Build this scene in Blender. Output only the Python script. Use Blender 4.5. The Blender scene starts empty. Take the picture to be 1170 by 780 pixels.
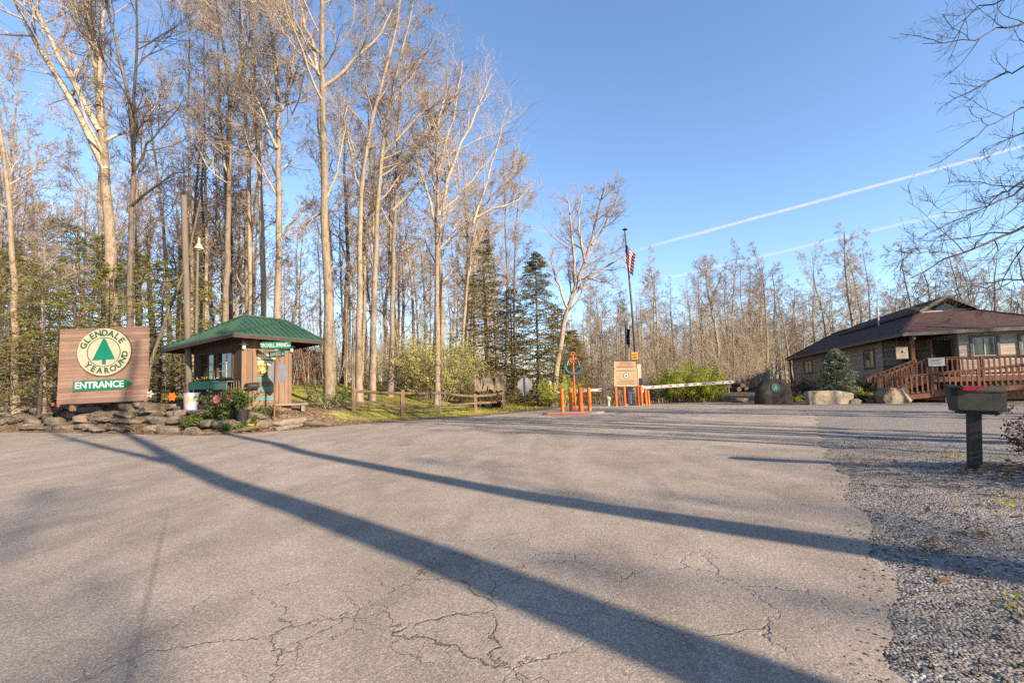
import bpy, bmesh, math, random
import numpy as np
from mathutils import Matrix, Vector, Euler
rng = np.random.default_rng(7)
random.seed(7)
SC = bpy.context.scene
COL = SC.collection

# ------------------------------------------------------------------ camera model (16 mm lens, tripod 1.2 m)
F = 520.0; H = 1.2; PITCH = math.radians(3.5); CY = 443-F*math.tan(PITCH); ROLL = math.radians(-1.5)
RM = np.array((Matrix.Rotation(math.pi/2+PITCH, 3, 'X') @ Matrix.Rotation(ROLL, 3, 'Z')))
CAM = np.array([0, 0, H])
def ray(px, py): return RM @ np.array([(px-585)/F, -(py-CY)/F, -1.0])
def P(px, py, Y):
    d = ray(px, py); return CAM + d*(Y/d[1])
def proj(p):
    c = RM.T @ (np.asarray(p, float)-CAM); return 585+F*c[0]/-c[2], CY-F*c[1]/-c[2]
def along(p0, d, px):
    """distance along direction d from p0 at which the point is seen at column px"""
    lo, hi = -3.0, 60.0
    p0 = np.asarray(p0, float); d = np.asarray(d, float)
    best, bl = 1e9, 0
    for L in np.linspace(lo, hi, 2600):
        q = p0+d*L
        if q[1] < 1: continue
        e = abs(proj(q)[0]-px)
        if e < best: best, bl = e, L
    return bl

# ------------------------------------------------------------------ terrain
def sstep(a, b, x):
    t = np.clip((x-a)/(b-a), 0, 1); return t*t*(3-2*t)
EDGE = np.array([(-80, 23), (-40, 21.5), (-21.7, 18.6), (-14.98, 16.1), (-11.7, 14.75), (-9.2, 13.9), (-8.0, 14.5), (-7.0, 15.5), (-5.7, 17.0),
                 (-4.2, 18.3), (-2.4, 19.3), (-.25, 21.37), (2.2, 25.1), (3.84, 28), (5.5, 34), (7, 45), (9, 80), (12, 240)], float)
def verge(x, y):
    """signed distance to the left road edge, positive on the verge side"""
    x = np.asarray(x, float); y = np.asarray(y, float)
    best = np.full(x.shape, 1e9); sg = np.zeros(x.shape)
    for (ax, ay), (bx, by) in zip(EDGE[:-1], EDGE[1:]):
        dx, dy = bx-ax, by-ay; L2 = dx*dx+dy*dy
        t = np.clip(((x-ax)*dx+(y-ay)*dy)/L2, 0, 1)
        d = np.hypot(x-ax-t*dx, y-ay-t*dy)
        s = dx*(y-ay)-dy*(x-ax)
        m = d < best-1e-9
        best = np.where(m, d, best); sg = np.where(m, np.sign(s), sg)
    return best*sg
GX_Y = [-40, 0, 1.93, 2.4, 2.81, 3.43, 4.29, 5.57, 6.35, 7.6, 10, 15.45, 20, 24, 28, 60, 300]
GX_X = [.3, 1.0, 1.50, 1.92, 2.28, 2.58, 3.17, 3.93, 4.4, 5.1, 6.65, 10.2, 12.0, 13.0, 13.4, 14, 14]
def gravel_x(y): return np.interp(y, GX_Y, GX_X)
BX = [-200, 3, 6, 12.6, 13.2, 15, 18, 22, 27, 40, 200]
BY = [60, 60, 60, 60, 25.2, 22.9, 21.8, 20.8, 19.2, 15, 15]
def border_y(x): return np.interp(x, BX, BY)          # planting border in front of the house
def wob(x, y, s=1.0):
    return (np.sin(x*1.7*s+.3*np.sin(y*2.1*s))+np.sin(y*1.3*s+1.1+.5*np.sin(x*.9*s))+np.sin((x+y)*2.9*s)*.5)/2.5
def zf(x, y):
    x = np.asarray(x, float); y = np.asarray(y, float)
    d = verge(x, y)
    A = np.interp(x, [-90, -11, -9, -7.2, -5.2, -3], [.86, .82, .56, .42, .10, .0])
    z = A*sstep(.25, 2.0, d)
    sl = np.interp(x, [-60, -8, -4, 1, 6, 12], [.062, .07, .08, .045, .012, 0])
    z = z + sl*np.minimum(np.maximum(d-1.2, 0), 30)*(1+.0*x)
    z = z + .07*wob(x, y, .5)*sstep(1.0, 5, d)
    # the road falls away behind the gate
    g = sstep(2, 5, x)*(1-sstep(12.5, 15, x))
    z = z - g*.045*np.clip(y-29, 0, 18)
    # house bank
    b = y-border_y(x)
    z = z + sstep(0, 6, b)*sstep(11.5, 14, x)*.55
    z = z + .018*np.clip(y-45, 0, 60)*sstep(8, 16, x)
    # gravel mound round the mailbox
    z = z + .17*np.exp(-(((x-6.3)/2.4)**2+((y-4.6)/1.9)**2))
    z = z + .012*wob(x, y, 1.3)*sstep(0, .8, x-gravel_x(y))*(b < 0)
    return z
def T(px, py, zofs=0.0):
    """where the sight line of a photo point meets the terrain"""
    d = ray(px, py); lo = None
    prev = 1.0
    for t in np.concatenate([np.arange(1, 40, .05), np.arange(40, 120, .5)]):
        q = CAM+d*t
        if q[2] < float(zf(q[0], q[1]))+zofs:
            lo, hi = prev, t
            for _ in range(25):
                m = (lo+hi)/2; q = CAM+d*m
                if q[2] < float(zf(q[0], q[1]))+zofs: hi = m
                else: lo = m
            return CAM+d*hi
        prev = t
    return CAM+d*60
def gz(x, y): return float(zf(x, y))

# ------------------------------------------------------------------ object helpers
def tag(o, label=None, cat=None, group=None, kind=None):
    if label: o['label'] = label
    if cat: o['category'] = cat
    if group: o['group'] = group
    if kind: o['kind'] = kind
    return o
def thing(name, loc, label, cat, group=None, rz=0.0, rx=0.0, ry=0.0):
    o = bpy.data.objects.new(name, None); COL.objects.link(o)
    o.location = tuple(float(v) for v in loc); o.rotation_euler = (rx, ry, rz); o.empty_display_size = .2
    return tag(o, label, cat, group)
def copy_tree(o, parent=None):
    c = o.copy(); COL.objects.link(c)
    if parent is not None: c.parent = parent
    for ch in list(o.children): copy_tree(ch, c)
    return c
def link(name, me, mats, parent=None, smooth=True):
    for m in (mats if isinstance(mats, (list, tuple)) else [mats]): me.materials.append(m)
    if smooth: me.polygons.foreach_set('use_smooth', np.ones(len(me.polygons), bool))
    o = bpy.data.objects.new(name, me); COL.objects.link(o)
    if parent is not None: o.parent = parent
    return o
def np_mesh(name, V, faces):
    """faces: list of int arrays (n,k), one array per polygon size"""
    me = bpy.data.meshes.new(name)
    V = np.asarray(V, np.float32)
    me.vertices.add(len(V)); me.vertices.foreach_set('co', V.ravel())
    faces = [np.asarray(f, np.int32) for f in faces if len(f)]
    tot = np.concatenate([np.full(len(f), f.shape[1], np.int32) for f in faces])
    lv = np.concatenate([f.ravel() for f in faces])
    me.loops.add(len(lv)); me.loops.foreach_set('vertex_index', lv)
    me.polygons.add(len(tot))
    st = np.concatenate([[0], np.cumsum(tot)[:-1]]).astype(np.int32)
    me.polygons.foreach_set('loop_start', st)
    try: me.polygons.foreach_set('loop_total', tot)
    except Exception: pass
    me.update(calc_edges=True); me.validate()
    return me
class MB:
    """collects boxes, bars, tubes and plates for ONE mesh"""
    def __init__(s): s.v = []; s.f = []; s.m = []; s.X = Matrix.Identity(4)
    def add(s, vs, fs, mi=0, X=None):
        b = len(s.v); X = s.X if X is None else s.X @ X
        for v in vs: s.v.append(tuple(X @ Vector(tuple(float(q) for q in v))))
        for f in fs: s.f.append(tuple(i+b for i in f)); s.m.append(mi)
        return s
    def box(s, c, size, mi=0, rz=0, rx=0, ry=0, bev=0.0):
        x, y, z = size[0]/2, size[1]/2, size[2]/2
        X = Matrix.Translation(Vector(tuple(float(q) for q in c))) @ Euler((rx, ry, rz)).to_matrix().to_4x4()
        if bev <= 0:
            vs = [(-x, -y, -z), (x, -y, -z), (x, y, -z), (-x, y, -z), (-x, -y, z), (x, -y, z), (x, y, z), (-x, y, z)]
            fs = [(0, 3, 2, 1), (4, 5, 6, 7), (0, 1, 5, 4), (1, 2, 6, 5), (2, 3, 7, 6), (3, 0, 4, 7)]
            return s.add(vs, fs, mi, X)
        bm = bmesh.new(); bmesh.ops.create_cube(bm, size=1.0)
        for v in bm.verts: v.co = Vector((v.co.x*size[0], v.co.y*size[1], v.co.z*size[2]))
        bmesh.ops.bevel(bm, geom=list(bm.edges), offset=bev, segments=2, profile=.6, affect='EDGES')
        bm.verts.index_update()
        s.add([v.co[:] for v in bm.verts], [[v.index for v in f.verts] for f in bm.faces], mi, X); bm.free()
        return s
    def bar(s, p0, p1, w, h, mi=0, up=(0, 0, 1)):
        p0 = Vector(tuple(map(float, p0))); p1 = Vector(tuple(map(float, p1))); d = (p1-p0); L = d.length; d.normalize()
        up = Vector(up); r = d.cross(up)
        if r.length < 1e-4: r = d.cross(Vector((1, 0, 0)))
        r.normalize(); u = r.cross(d)
        vs = []
        for q in (p0, p1):
            for a, b in ((-1, -1), (1, -1), (1, 1), (-1, 1)): vs.append(q+r*(a*w/2)+u*(b*h/2))
        return s.add(vs, [(0, 1, 2, 3), (7, 6, 5, 4), (0, 4, 5, 1), (1, 5, 6, 2), (2, 6, 7, 3), (3, 7, 4, 0)], mi)
    def tube(s, pts, rad, n=10, mi=0, cap=True):
        pts = [Vector(tuple(map(float, p))) for p in pts]; k = len(pts)
        rad = [rad]*k if not hasattr(rad, '__len__') else rad
        vs = []; ref = None
        for i, p in enumerate(pts):
            t = (pts[min(i+1, k-1)]-pts[max(i-1, 0)]).normalized()
            if ref is None:
                ref = t.cross(Vector((0, 0, 1)))
                if ref.length < .05: ref = t.cross(Vector((0, 1, 0)))
            ref = (ref-t*ref.dot(t)).normalized(); b = t.cross(ref)
            for j in range(n):
                a = 2*math.pi*j/n; vs.append(p+(ref*math.cos(a)+b*math.sin(a))*rad[i])
        fs = [(i*n+j, i*n+(j+1) % n, (i+1)*n+(j+1) % n, (i+1)*n+j) for i in range(k-1) for j in range(n)]
        if cap: fs += [tuple(range(n))[::-1], tuple((k-1)*n+j for j in range(n))]
        return s.add(vs, fs, mi)
    def lathe(s, prof, n=16, c=(0, 0, 0), mi=0):
        vs = []
        for r, z in prof:
            for j in range(n):
                a = 2*math.pi*j/n; vs.append((c[0]+r*math.cos(a), c[1]+r*math.sin(a), c[2]+z))
        k = len(prof)
        fs = [(i*n+j, i*n+(j+1) % n, (i+1)*n+(j+1) % n, (i+1)*n+j) for i in range(k-1) for j in range(n)]
        fs += [tuple(range(n))[::-1], tuple((k-1)*n+j for j in range(n))]
        return s.add(vs, fs, mi)
    def plate(s, outline, y0, y1, mi=0):
        """outline in x,z ; thickness y0..y1 (y0 is the front, towards -y)"""
        n = len(outline)
        vs = [(x, y0, z) for x, z in outline]+[(x, y1, z) for x, z in outline]
        fs = [tuple(range(n)), tuple(range(2*n-1, n-1, -1))]+[(i, n+i, n+(i+1) % n, (i+1) % n) for i in range(n)]
        return s.add(vs, fs, mi)
    def text(s, body, size, c, rot=0, mi=0, bold=0.0, sx=1.0, ext=.004):
        """lettering standing in the x,z plane, read from -y"""
        vs, fs = text_mesh(body, size, bold, ext)
        X = Matrix.Translation(Vector(c)) @ Matrix.Rotation(rot, 4, 'Y') @ Matrix.Rotation(math.pi/2, 4, 'X') @ Matrix.Diagonal((sx, 1, 1, 1))
        return s.add(vs, fs, mi, X)
    def build(s, name, mats, parent=None, smooth=False, label=None):
        me = bpy.data.meshes.new(name); me.from_pydata(s.v, [], s.f)
        mats = mats if isinstance(mats, (list, tuple)) else [mats]
        for i, m in enumerate(s.m): me.polygons[i].material_index = m
        bm = bmesh.new(); bm.from_mesh(me); bmesh.ops.recalc_face_normals(bm, faces=bm.faces); bm.to_mesh(me); bm.free()
        o = link(name, me, mats, parent, smooth)
        if smooth:
            try: me.set_sharp_from_angle(angle=math.radians(38))
            except Exception: pass
        if label: o['label'] = label
        return o
def text_mesh(body, size, bold=0.0, ext=.004):
    cu = bpy.data.curves.new('lettering', 'FONT'); cu.body = body; cu.size = size; cu.extrude = ext
    cu.offset = bold; cu.align_x = 'CENTER'; cu.align_y = 'CENTER'; cu.resolution_u = 3
    ob = bpy.data.objects.new('lettering', cu); COL.objects.link(ob)
    dg = bpy.context.evaluated_depsgraph_get(); dg.update()
    me = bpy.data.meshes.new_from_object(ob.evaluated_get(dg))
    vs = [v.co[:] for v in me.vertices]; fs = [tuple(p.vertices) for p in me.polygons]
    bpy.data.objects.remove(ob); bpy.data.curves.remove(cu); bpy.data.meshes.remove(me)
    return vs, fs

# ------------------------------------------------------------------ materials
ALB = .68      # overall reflectance level
def lin(c): return tuple(v for v in c)+(1.0,)
class NB:
    def __init__(s, name):
        s.m = bpy.data.materials.new(name); s.m.use_nodes = True
        s.t = s.m.node_tree; s.n = s.t.nodes; s.l = s.t.links
        s.b = s.n['Principled BSDF']; s.tc = s.n.new('ShaderNodeTexCoord')
    def vec(s, scale=(1, 1, 1), src='Object', loc=(0, 0, 0)):
        mp = s.n.new('ShaderNodeMapping'); mp.inputs['Scale'].default_value = scale; mp.inputs['Location'].default_value = loc
        s.l.new(s.tc.outputs[src], mp.inputs['Vector']); return mp.outputs[0]
    def noise(s, v, scale, detail=6, rough=.6, dist=0):
        n = s.n.new('ShaderNodeTexNoise'); n.inputs['Scale'].default_value = scale; n.inputs['Detail'].default_value = detail
        n.inputs['Roughness'].default_value = rough; n.inputs['Distortion'].default_value = dist
        s.l.new(v, n.inputs['Vector']); return n.outputs['Fac']
    def vor(s, v, scale, feature='F1', out='Distance', rnd=1.0):
        n = s.n.new('ShaderNodeTexVoronoi'); n.feature = feature; n.inputs['Scale'].default_value = scale; n.inputs['Randomness'].default_value = rnd
        s.l.new(v, n.inputs['Vector']); return n.outputs[out]
    def ramp(s, fac, stops):
        r = s.n.new('ShaderNodeValToRGB'); e = r.color_ramp.elements
        while len(e) < len(stops): e.new(.5)
        for i, (p, c) in enumerate(stops):
            e[i].position = p; e[i].color = lin(c) if hasattr(c, '__len__') else (c, c, c, 1)
        s.l.new(fac, r.inputs[0]); return r.outputs[0]
    def mix(s, fac, a, b, mode='MIX'):
        m = s.n.new('ShaderNodeMix'); m.data_type = 'RGBA'; m.blend_type = mode
        for sock, v in ((m.inputs[0], fac), (m.inputs[6], a), (m.inputs[7], b)):
            if hasattr(v, 'is_linked'): s.l.new(v, sock)
            elif hasattr(v, '__len__'): sock.default_value = lin(v)
            else: sock.default_value = v
        return m.outputs[2]
    def math(s, op, a, b=None, c=None, clamp=False):
        m = s.n.new('ShaderNodeMath'); m.operation = op; m.use_clamp = clamp
        for i, v in enumerate((a, b, c)):
            if v is None: continue
            if hasattr(v, 'is_linked'): s.l.new(v, m.inputs[i])
            else: m.inputs[i].default_value = v
        return m.outputs[0]
    def vmath(s, op, a, b=None, out=0):
        m = s.n.new('ShaderNodeVectorMath'); m.operation = op
        for i, v in enumerate((a, b)):
            if v is None: continue
            if hasattr(v, 'is_linked'): s.l.new(v, m.inputs[i])
            else: m.inputs[i].default_value = v
        return m.outputs[out]
    def sep(s, v):
        n = s.n.new('ShaderNodeSeparateXYZ'); s.l.new(v, n.inputs[0]); return n.outputs
    def attr(s, name):
        a = s.n.new('ShaderNodeAttribute'); a.attribute_name = name; return a.outputs['Fac']
    def bump(s, h, strength=.5, dist=.02):
        b = s.n.new('ShaderNodeBump'); b.inputs['Strength'].default_value = strength; b.inputs['Distance'].default_value = dist
        s.l.new(h, b.inputs['Height']); s.l.new(b.outputs[0], s.b.inputs['Normal']); return b
    def out(s, col=None, rough=.8, spec=.3, metal=0.0):
        if col is not None:
            if hasattr(col, 'is_linked'): s.l.new(s.mix(1.0, col, (ALB, ALB, ALB), 'MULTIPLY'), s.b.inputs['Base Color'])
            else: s.b.inputs['Base Color'].default_value = lin([q*ALB for q in col])
        if hasattr(rough, 'is_linked'): s.l.new(rough, s.b.inputs['Roughness'])
        else: s.b.inputs['Roughness'].default_value = rough
        s.b.inputs['Specular IOR Level'].default_value = spec
        s.b.inputs['Metallic'].default_value = metal
        return s.m
def nmat(name, c1, c2, scale=4, stretch=(1, 1, 1), rough=.8, bump=.3, bdist=.01, spec=.25, c3=None, metal=0, fine=None):
    """weathered surface: two or three tones broken up by noise, fine grain and bump"""
    k = NB(name); v = k.vec(stretch); n1 = k.noise(v, scale, 8, .65)
    st = [(.3, c1), (.7, c2)] if c3 is None else [(.25, c1), (.5, c2), (.72, c3)]
    col = k.ramp(n1, st)
    n2 = k.noise(v, fine or scale*9, 4, .7)
    col = k.mix(.55, col, k.ramp(n2, [(.25, .62), (.75, 1.3)]), 'MULTIPLY')
    if bump: k.bump(k.math('ADD', n2, k.math('MULTIPLY', n1, .6)), bump, bdist)
    return k.out(col, rough, spec, metal)
def objvar(k, col, amt=.25):
    """per-object tone so that copies differ"""
    oi = k.n.new('ShaderNodeObjectInfo')
    return k.mix(1.0, col, k.ramp(oi.outputs['Random'], [(0, 1-amt), (1, 1+amt)]), 'MULTIPLY')

M = {}
# --- asphalt: aggregate, tyre-worn patches, seam and alligator cracks
def asphalt():
    k = NB('asphalt'); v = k.vec()
    big = k.noise(v, .35, 5, .6); mid = k.noise(v, 2.3, 6, .65); fine = k.noise(v, 55, 5, .75)
    agg = k.vor(v, 135, 'F1', 'Color'); ag = k.sep(agg)[0]
    col = k.ramp(big, [(.3, (.35, .297, .243)), (.7, (.44, .378, .313))])
    col = k.mix(.6, col, k.ramp(mid, [(.3, .76), (.7, 1.14)]), 'MULTIPLY')
    col = k.mix(.9, col, k.ramp(ag, [(0, .62), (.5, .97), (.9, 1.16), (1, 1.55)]), 'MULTIPLY')
    col = k.mix(.8, col, k.ramp(fine, [(.3, .68), (.68, 1.22)]), 'MULTIPLY')
    # cracks
    dn = k.n.new('ShaderNodeTexNoise'); dn.inputs['Scale'].default_value = 2.2; dn.inputs['Detail'].default_value = 5
    k.l.new(v, dn.inputs['Vector'])
    off = k.vmath('SCALE', k.vmath('SUBTRACT', dn.outputs['Color'], (.5, .5, .5))); off.node.inputs['Scale'].default_value = .45
    dn2 = k.n.new('ShaderNodeTexNoise'); dn2.inputs['Scale'].default_value = 16; dn2.inputs['Detail'].default_value = 4; k.l.new(v, dn2.inputs['Vector'])
    of2 = k.vmath('SCALE', k.vmath('SUBTRACT', dn2.outputs['Color'], (.5, .5, .5))); of2.node.inputs['Scale'].default_value = .11
    wv = k.vmath('ADD', k.vmath('ADD', v, off), of2)
    flat = k.vmath('MULTIPLY', wv, (1, 1, 0))
    e1 = k.vor(flat, 1.55, 'DISTANCE_TO_EDGE'); e2 = k.vor(flat, 4.2, 'DISTANCE_TO_EDGE')
    def blob(cx, cy, r, r2):
        dd = k.vmath('DISTANCE', k.vmath('MULTIPLY', v, (1, 1, 0)), (cx, cy, 0), out=1)
        return k.ramp(k.math('DIVIDE', dd, r2), [(r/r2, 1.0), (1, 0.0)])
    def mx(*a):
        r = a[0]
        for q in a[1:]: r = k.math('MAXIMUM', r, q)
        return r
    m1 = mx(*[blob(*b) for b in CRACKS]); m2 = mx(*[blob(*b) for b in CRACKS2])
    br = k.ramp(k.noise(v, 1.7, 4), [(.37, 0), (.5, 1)])
    c1 = k.math('MULTIPLY', k.math('MULTIPLY', k.ramp(e1, [(.002, 1), (.009, 0)]), m1), br)
    c2 = k.math('MULTIPLY', k.math('MULTIPLY', k.ramp(e2, [(.004, 1), (.018, 0)]), m2), k.ramp(k.noise(v, 2.6, 3), [(.45, 0), (.56, 1)]))
    # paving seam
    (ax, ay), (bx, by) = SEAM
    L = math.hypot(bx-ax, by-ay); nx, ny = -(by-ay)/L, (bx-ax)/L
    o2 = k.vmath('SCALE', off); o2.node.inputs['Scale'].default_value = .05
    s = k.vmath('DOT_PRODUCT', k.vmath('ADD', v, o2), (nx, ny, 0), out=1)
    sd = k.math('ABSOLUTE', k.math('SUBTRACT', s, nx*ax+ny*ay))
    ty = k.sep(v)[1]
    seam = k.math('MULTIPLY', k.ramp(sd, [(.004, 1), (.03, 0)]), k.ramp(k.math('DIVIDE', ty, 12), [((ay-1.3)/12, .8), (ay/12, 0)]))
    ck = mx(c1, c2, k.math('MULTIPLY', seam, .6))
    worn = k.ramp(k.noise(k.vec((1.6, .55, 1)), .9, 5, .62, .6), [(.36, .78), (.52, 1.0), (.68, 1.12)])
    col = k.mix(.8, col, worn, 'MULTIPLY')
    spots = k.ramp(k.vor(k.vec((1, 1, 0)), 1.35, 'F1', 'Distance'), [(.02, .55), (.07, 1.0)])
    col = k.mix(k.ramp(k.noise(v, .9, 2), [(.5, 0), (.58, .9)]), col, k.mix(1, col, spots, 'MULTIPLY'))
    stain = k.ramp(k.noise(k.vec((.8, 2.2, 1)), 1.1, 4, .6), [(.62, 0), (.74, .5)])
    col = k.mix(stain, col, k.mix(1, col, (.62, .6, .6), 'MULTIPLY'))
    col = k.mix(k.math('MULTIPLY', k.math('MULTIPLY', ck, .72), k.ramp(k.noise(v, 9, 3), [(.35, .5), (.6, 1)])), col, (.07, .06, .052))
    hgt = k.math('SUBTRACT', k.math('ADD', k.math('MULTIPLY', ag, .45), fine), k.math('MULTIPLY', ck, 2.5))
    k.bump(hgt, .7, .006)
    return k.out(col, .9, .2)
CRACKS = [(-.45, 2.6, .5, 1.3), (-1.3, 2.3, .3, 1.2), (-.1, 3.3, .3, 1.0), (1.1, 2.6, .2, .9)]
CRACKS2 = [(-.75, 2.35, .25, .65), (-.35, 3.1, .2, .6)]
SEAM = ((-3.9, 5.2), (-1.63, 1.95))
M['asphalt'] = asphalt()
def gravel():
    k = NB('gravel'); v = k.vec()
    vc = k.vor(v, 62, 'F1', 'Color'); d = k.vor(v, 62, 'F1', 'Distance'); big = k.noise(v, .8, 6, .65); fine = k.noise(v, 90, 3, .7)
    g = k.sep(vc)[0]
    col = k.ramp(g, [(0, (.19, .175, .165)), (.45, (.30, .275, .255)), (.85, (.42, .395, .37)), (1, (.58, .55, .52))])
    col = k.mix(.9, col, k.ramp(d, [(.3, 1.0), (.85, .55)]), 'MULTIPLY')
    col = k.mix(k.ramp(big, [(.44, 0), (.64, .55)]), col, (.27, .22, .165))
    col = k.mix(.5, col, k.ramp(fine, [(.3, .7), (.7, 1.3)]), 'MULTIPLY')
    k.bump(k.math('MULTIPLY', d, -1.0), .65, .014)
    return k.out(col, .9, .2)
M['gravel'] = gravel()
def ground():
    k = NB('ground_cover_soil'); v = k.vec()
    big = k.noise(v, .45, 6, .65); mid = k.noise(v, 3.0, 7, .7); fine = k.noise(v, 28, 5, .75)
    vl = k.sep(k.vor(v, 16, 'F1', 'Color'))[0]
    leaf = k.ramp(vl, [(0, (.10, .065, .04)), (.4, (.19, .13, .08)), (.75, (.29, .21, .135)), (1, (.40, .31, .21))])
    leaf = k.mix(.8, leaf, k.ramp(mid, [(.3, .6), (.7, 1.2)]), 'MULTIPLY')
    grass = k.ramp(mid, [(.28, (.20, .19, .04)), (.5, (.35, .32, .075)), (.75, (.46, .40, .14))])
    grass = k.mix(.7, grass, k.ramp(fine, [(.3, .55), (.7, 1.3)]), 'MULTIPLY')
    a = k.attr('grass')
    f = k.math('ADD', a, k.math('MULTIPLY', k.math('SUBTRACT', mid, .5), 1.6)); f = k.ramp(f, [(.42, 0), (.62, 1)])
    col = k.mix(f, leaf, grass)
    col = k.mix(.4, col, k.ramp(big, [(.3, .75), (.7, 1.2)]), 'MULTIPLY')
    k.bump(k.math('ADD', fine, k.math('MULTIPLY', vl, .6)), .9, .03)
    return k.out(col, .95, .1)
M['ground'] = ground()
# --- bark
def bark(name, c1, c2, c3, var=.22):
    k = NB(name); v = k.vec((9, 9, 1.3)); n = k.noise(v, 2.2, 8, .7, .4); n2 = k.noise(k.vec((1, 1, .35)), 1.4, 4, .6)
    col = k.ramp(n, [(.3, c1), (.5, c2), (.7, c3)])
    col = k.mix(.7, col, k.ramp(n2, [(.3, .56), (.5, .95), (.7, 1.2)]), 'MULTIPLY')
    n3 = k.noise(k.vec((1, 1, .6)), 7, 5, .7); col = k.mix(.8, col, k.ramp(n3, [(.36, .5), (.47, 1.0), (.7, 1.12)]), 'MULTIPLY')
    col = objvar(k, col, var)
    k.bump(n, .8, .03)
    return k.out(col, .9, .15)
M['bark_pale'] = bark('bark_pale', (.16, .125, .088), (.315, .25, .175), (.40, .33, .245))
M['bark_grey'] = bark('bark_grey', (.15, .115, .085), (.30, .24, .175), (.40, .33, .25))
M['bark_dark'] = bark('bark_dark', (.06, .047, .037), (.14, .11, .085), (.22, .18, .145))
M['twig'] = bark('twig_grey_brown', (.27, .21, .155), (.44, .355, .26), (.54, .45, .335))
M['twig_red'] = bark('twig_red_brown', (.24, .18, .14), (.40, .31, .235), (.50, .405, .31))
M['twig_dark'] = bark('twig_dark', (.07, .055, .045), (.12, .095, .075), (.17, .14, .11))
def leafm(name, c1, c2, c3, tr=.35, scale=1.3):
    k = NB(name); v = k.vec(); n = k.noise(v, scale, 3, .6); n2 = k.noise(v, 37, 2)
    col = k.ramp(n, [(.3, c1), (.5, c2), (.7, c3)])
    col = k.mix(.6, col, k.ramp(n2, [(.3, .6), (.7, 1.35)]), 'MULTIPLY')
    col = objvar(k, col, .15)
    k.out(col, .6, .25); col = k.mix(1.0, col, (ALB*1.15, ALB*1.15, ALB*1.15), 'MULTIPLY')
    tl = k.n.new('ShaderNodeBsdfTranslucent'); k.l.new(col, tl.inputs[0])
    ms = k.n.new('ShaderNodeMixShader'); ms.inputs[0].default_value = tr
    k.l.new(k.b.outputs[0], ms.inputs[1]); k.l.new(tl.outputs[0], ms.inputs[2])
    k.l.new(ms.outputs[0], k.n['Material Output'].inputs[0])
    return k.m
M['hemlock'] = leafm('hemlock_needles', (.15, .155, .032), (.27, .25, .06), (.42, .36, .10))
M['hemlock_dark'] = leafm('conifer_needles', (.16, .14, .042), (.27, .225, .068), (.38, .31, .10))
M['spruce_blue'] = leafm('blue_spruce_needles', (.24, .28, .18), (.38, .40, .25), (.52, .49, .29))
M['bud'] = leafm('spring_buds', (.24, .25, .05), (.38, .36, .08), (.48, .44, .13), .4)
M['bud_olive'] = leafm('olive_buds', (.20, .18, .05), (.32, .28, .085), (.42, .36, .13), .4)
M['forsythia'] = leafm('bright_shrub_leaves', (.27, .32, .025), (.47, .51, .045), (.65, .62, .08), .4)
M['pale_shrub'] = leafm('pale_shrub_leaves', (.34, .33, .10), (.49, .46, .15), (.60, .55, .22), .4)
M['evergreen'] = leafm('evergreen_leaves', (.022, .035, .013), (.04, .055, .019), (.065, .08, .026), .2)
M['fresh_leaf'] = leafm('fresh_leaves', (.06, .11, .018), (.11, .17, .03), (.19, .25, .055), .4)
M['maroon'] = leafm('maroon_leaves', (.06, .014, .014), (.12, .03, .025), (.20, .07, .04), .3)
M['dry_stem'] = leafm('dry_stems', (.20, .14, .08), (.30, .22, .13), (.40, .31, .19), .3)
M['grass'] = leafm('grass_blades', (.19, .205, .035), (.35, .34, .065), (.48, .43, .12), .35, .6)
M['dead_leaf'] = leafm('dead_leaves', (.15, .085, .045), (.27, .17, .09), (.42, .30, .18), .2, 9)
M['yellow_flower'] = leafm('yellow_petals', (.55, .42, .03), (.7, .52, .03), (.75, .6, .08), .3)
M['wreath'] = leafm('wreath_petals', (.42, .36, .10), (.55, .48, .16), (.62, .56, .26), .2)
M['white_flower'] = leafm('white_petals', (.6, .55, .6), (.75, .72, .75), (.8, .8, .8), .3)
M['violet_flower'] = leafm('violet_petals', (.25, .18, .4), (.4, .3, .6), (.6, .5, .7), .3)
# --- rock
def rock(name, c1, c2, c3, sc=3.0, lichen=True):
    k = NB(name); v = k.vec(); n = k.noise(v, sc, 9, .68); n2 = k.noise(v, sc*14, 4, .75)
    col = k.ramp(n, [(.28, c1), (.5, c2), (.72, c3)])
    col = k.mix(.7, col, k.ramp(n2, [(.25, .6), (.75, 1.3)]), 'MULTIPLY')
    col = objvar(k, col, .3)
    k.bump(k.math('ADD', n, k.math('MULTIPLY', n2, .5)), 1.0, .09)
    return k.out(col, .9, .2)
M['fieldstone'] = rock('fieldstone', (.14, .108, .082), (.25, .195, .15), (.37, .305, .245))
M['boulder'] = rock('sandstone_boulder', (.30, .215, .14), (.48, .38, .27), (.62, .53, .42), 2.0)
M['dark_rock'] = rock('dark_rock', (.045, .038, .034), (.078, .066, .058), (.125, .105, .095), 2.0)
M['pebble'] = rock('loose_gravel', (.34, .31, .285), (.46, .425, .39), (.60, .56, .52), 30.0)
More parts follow.
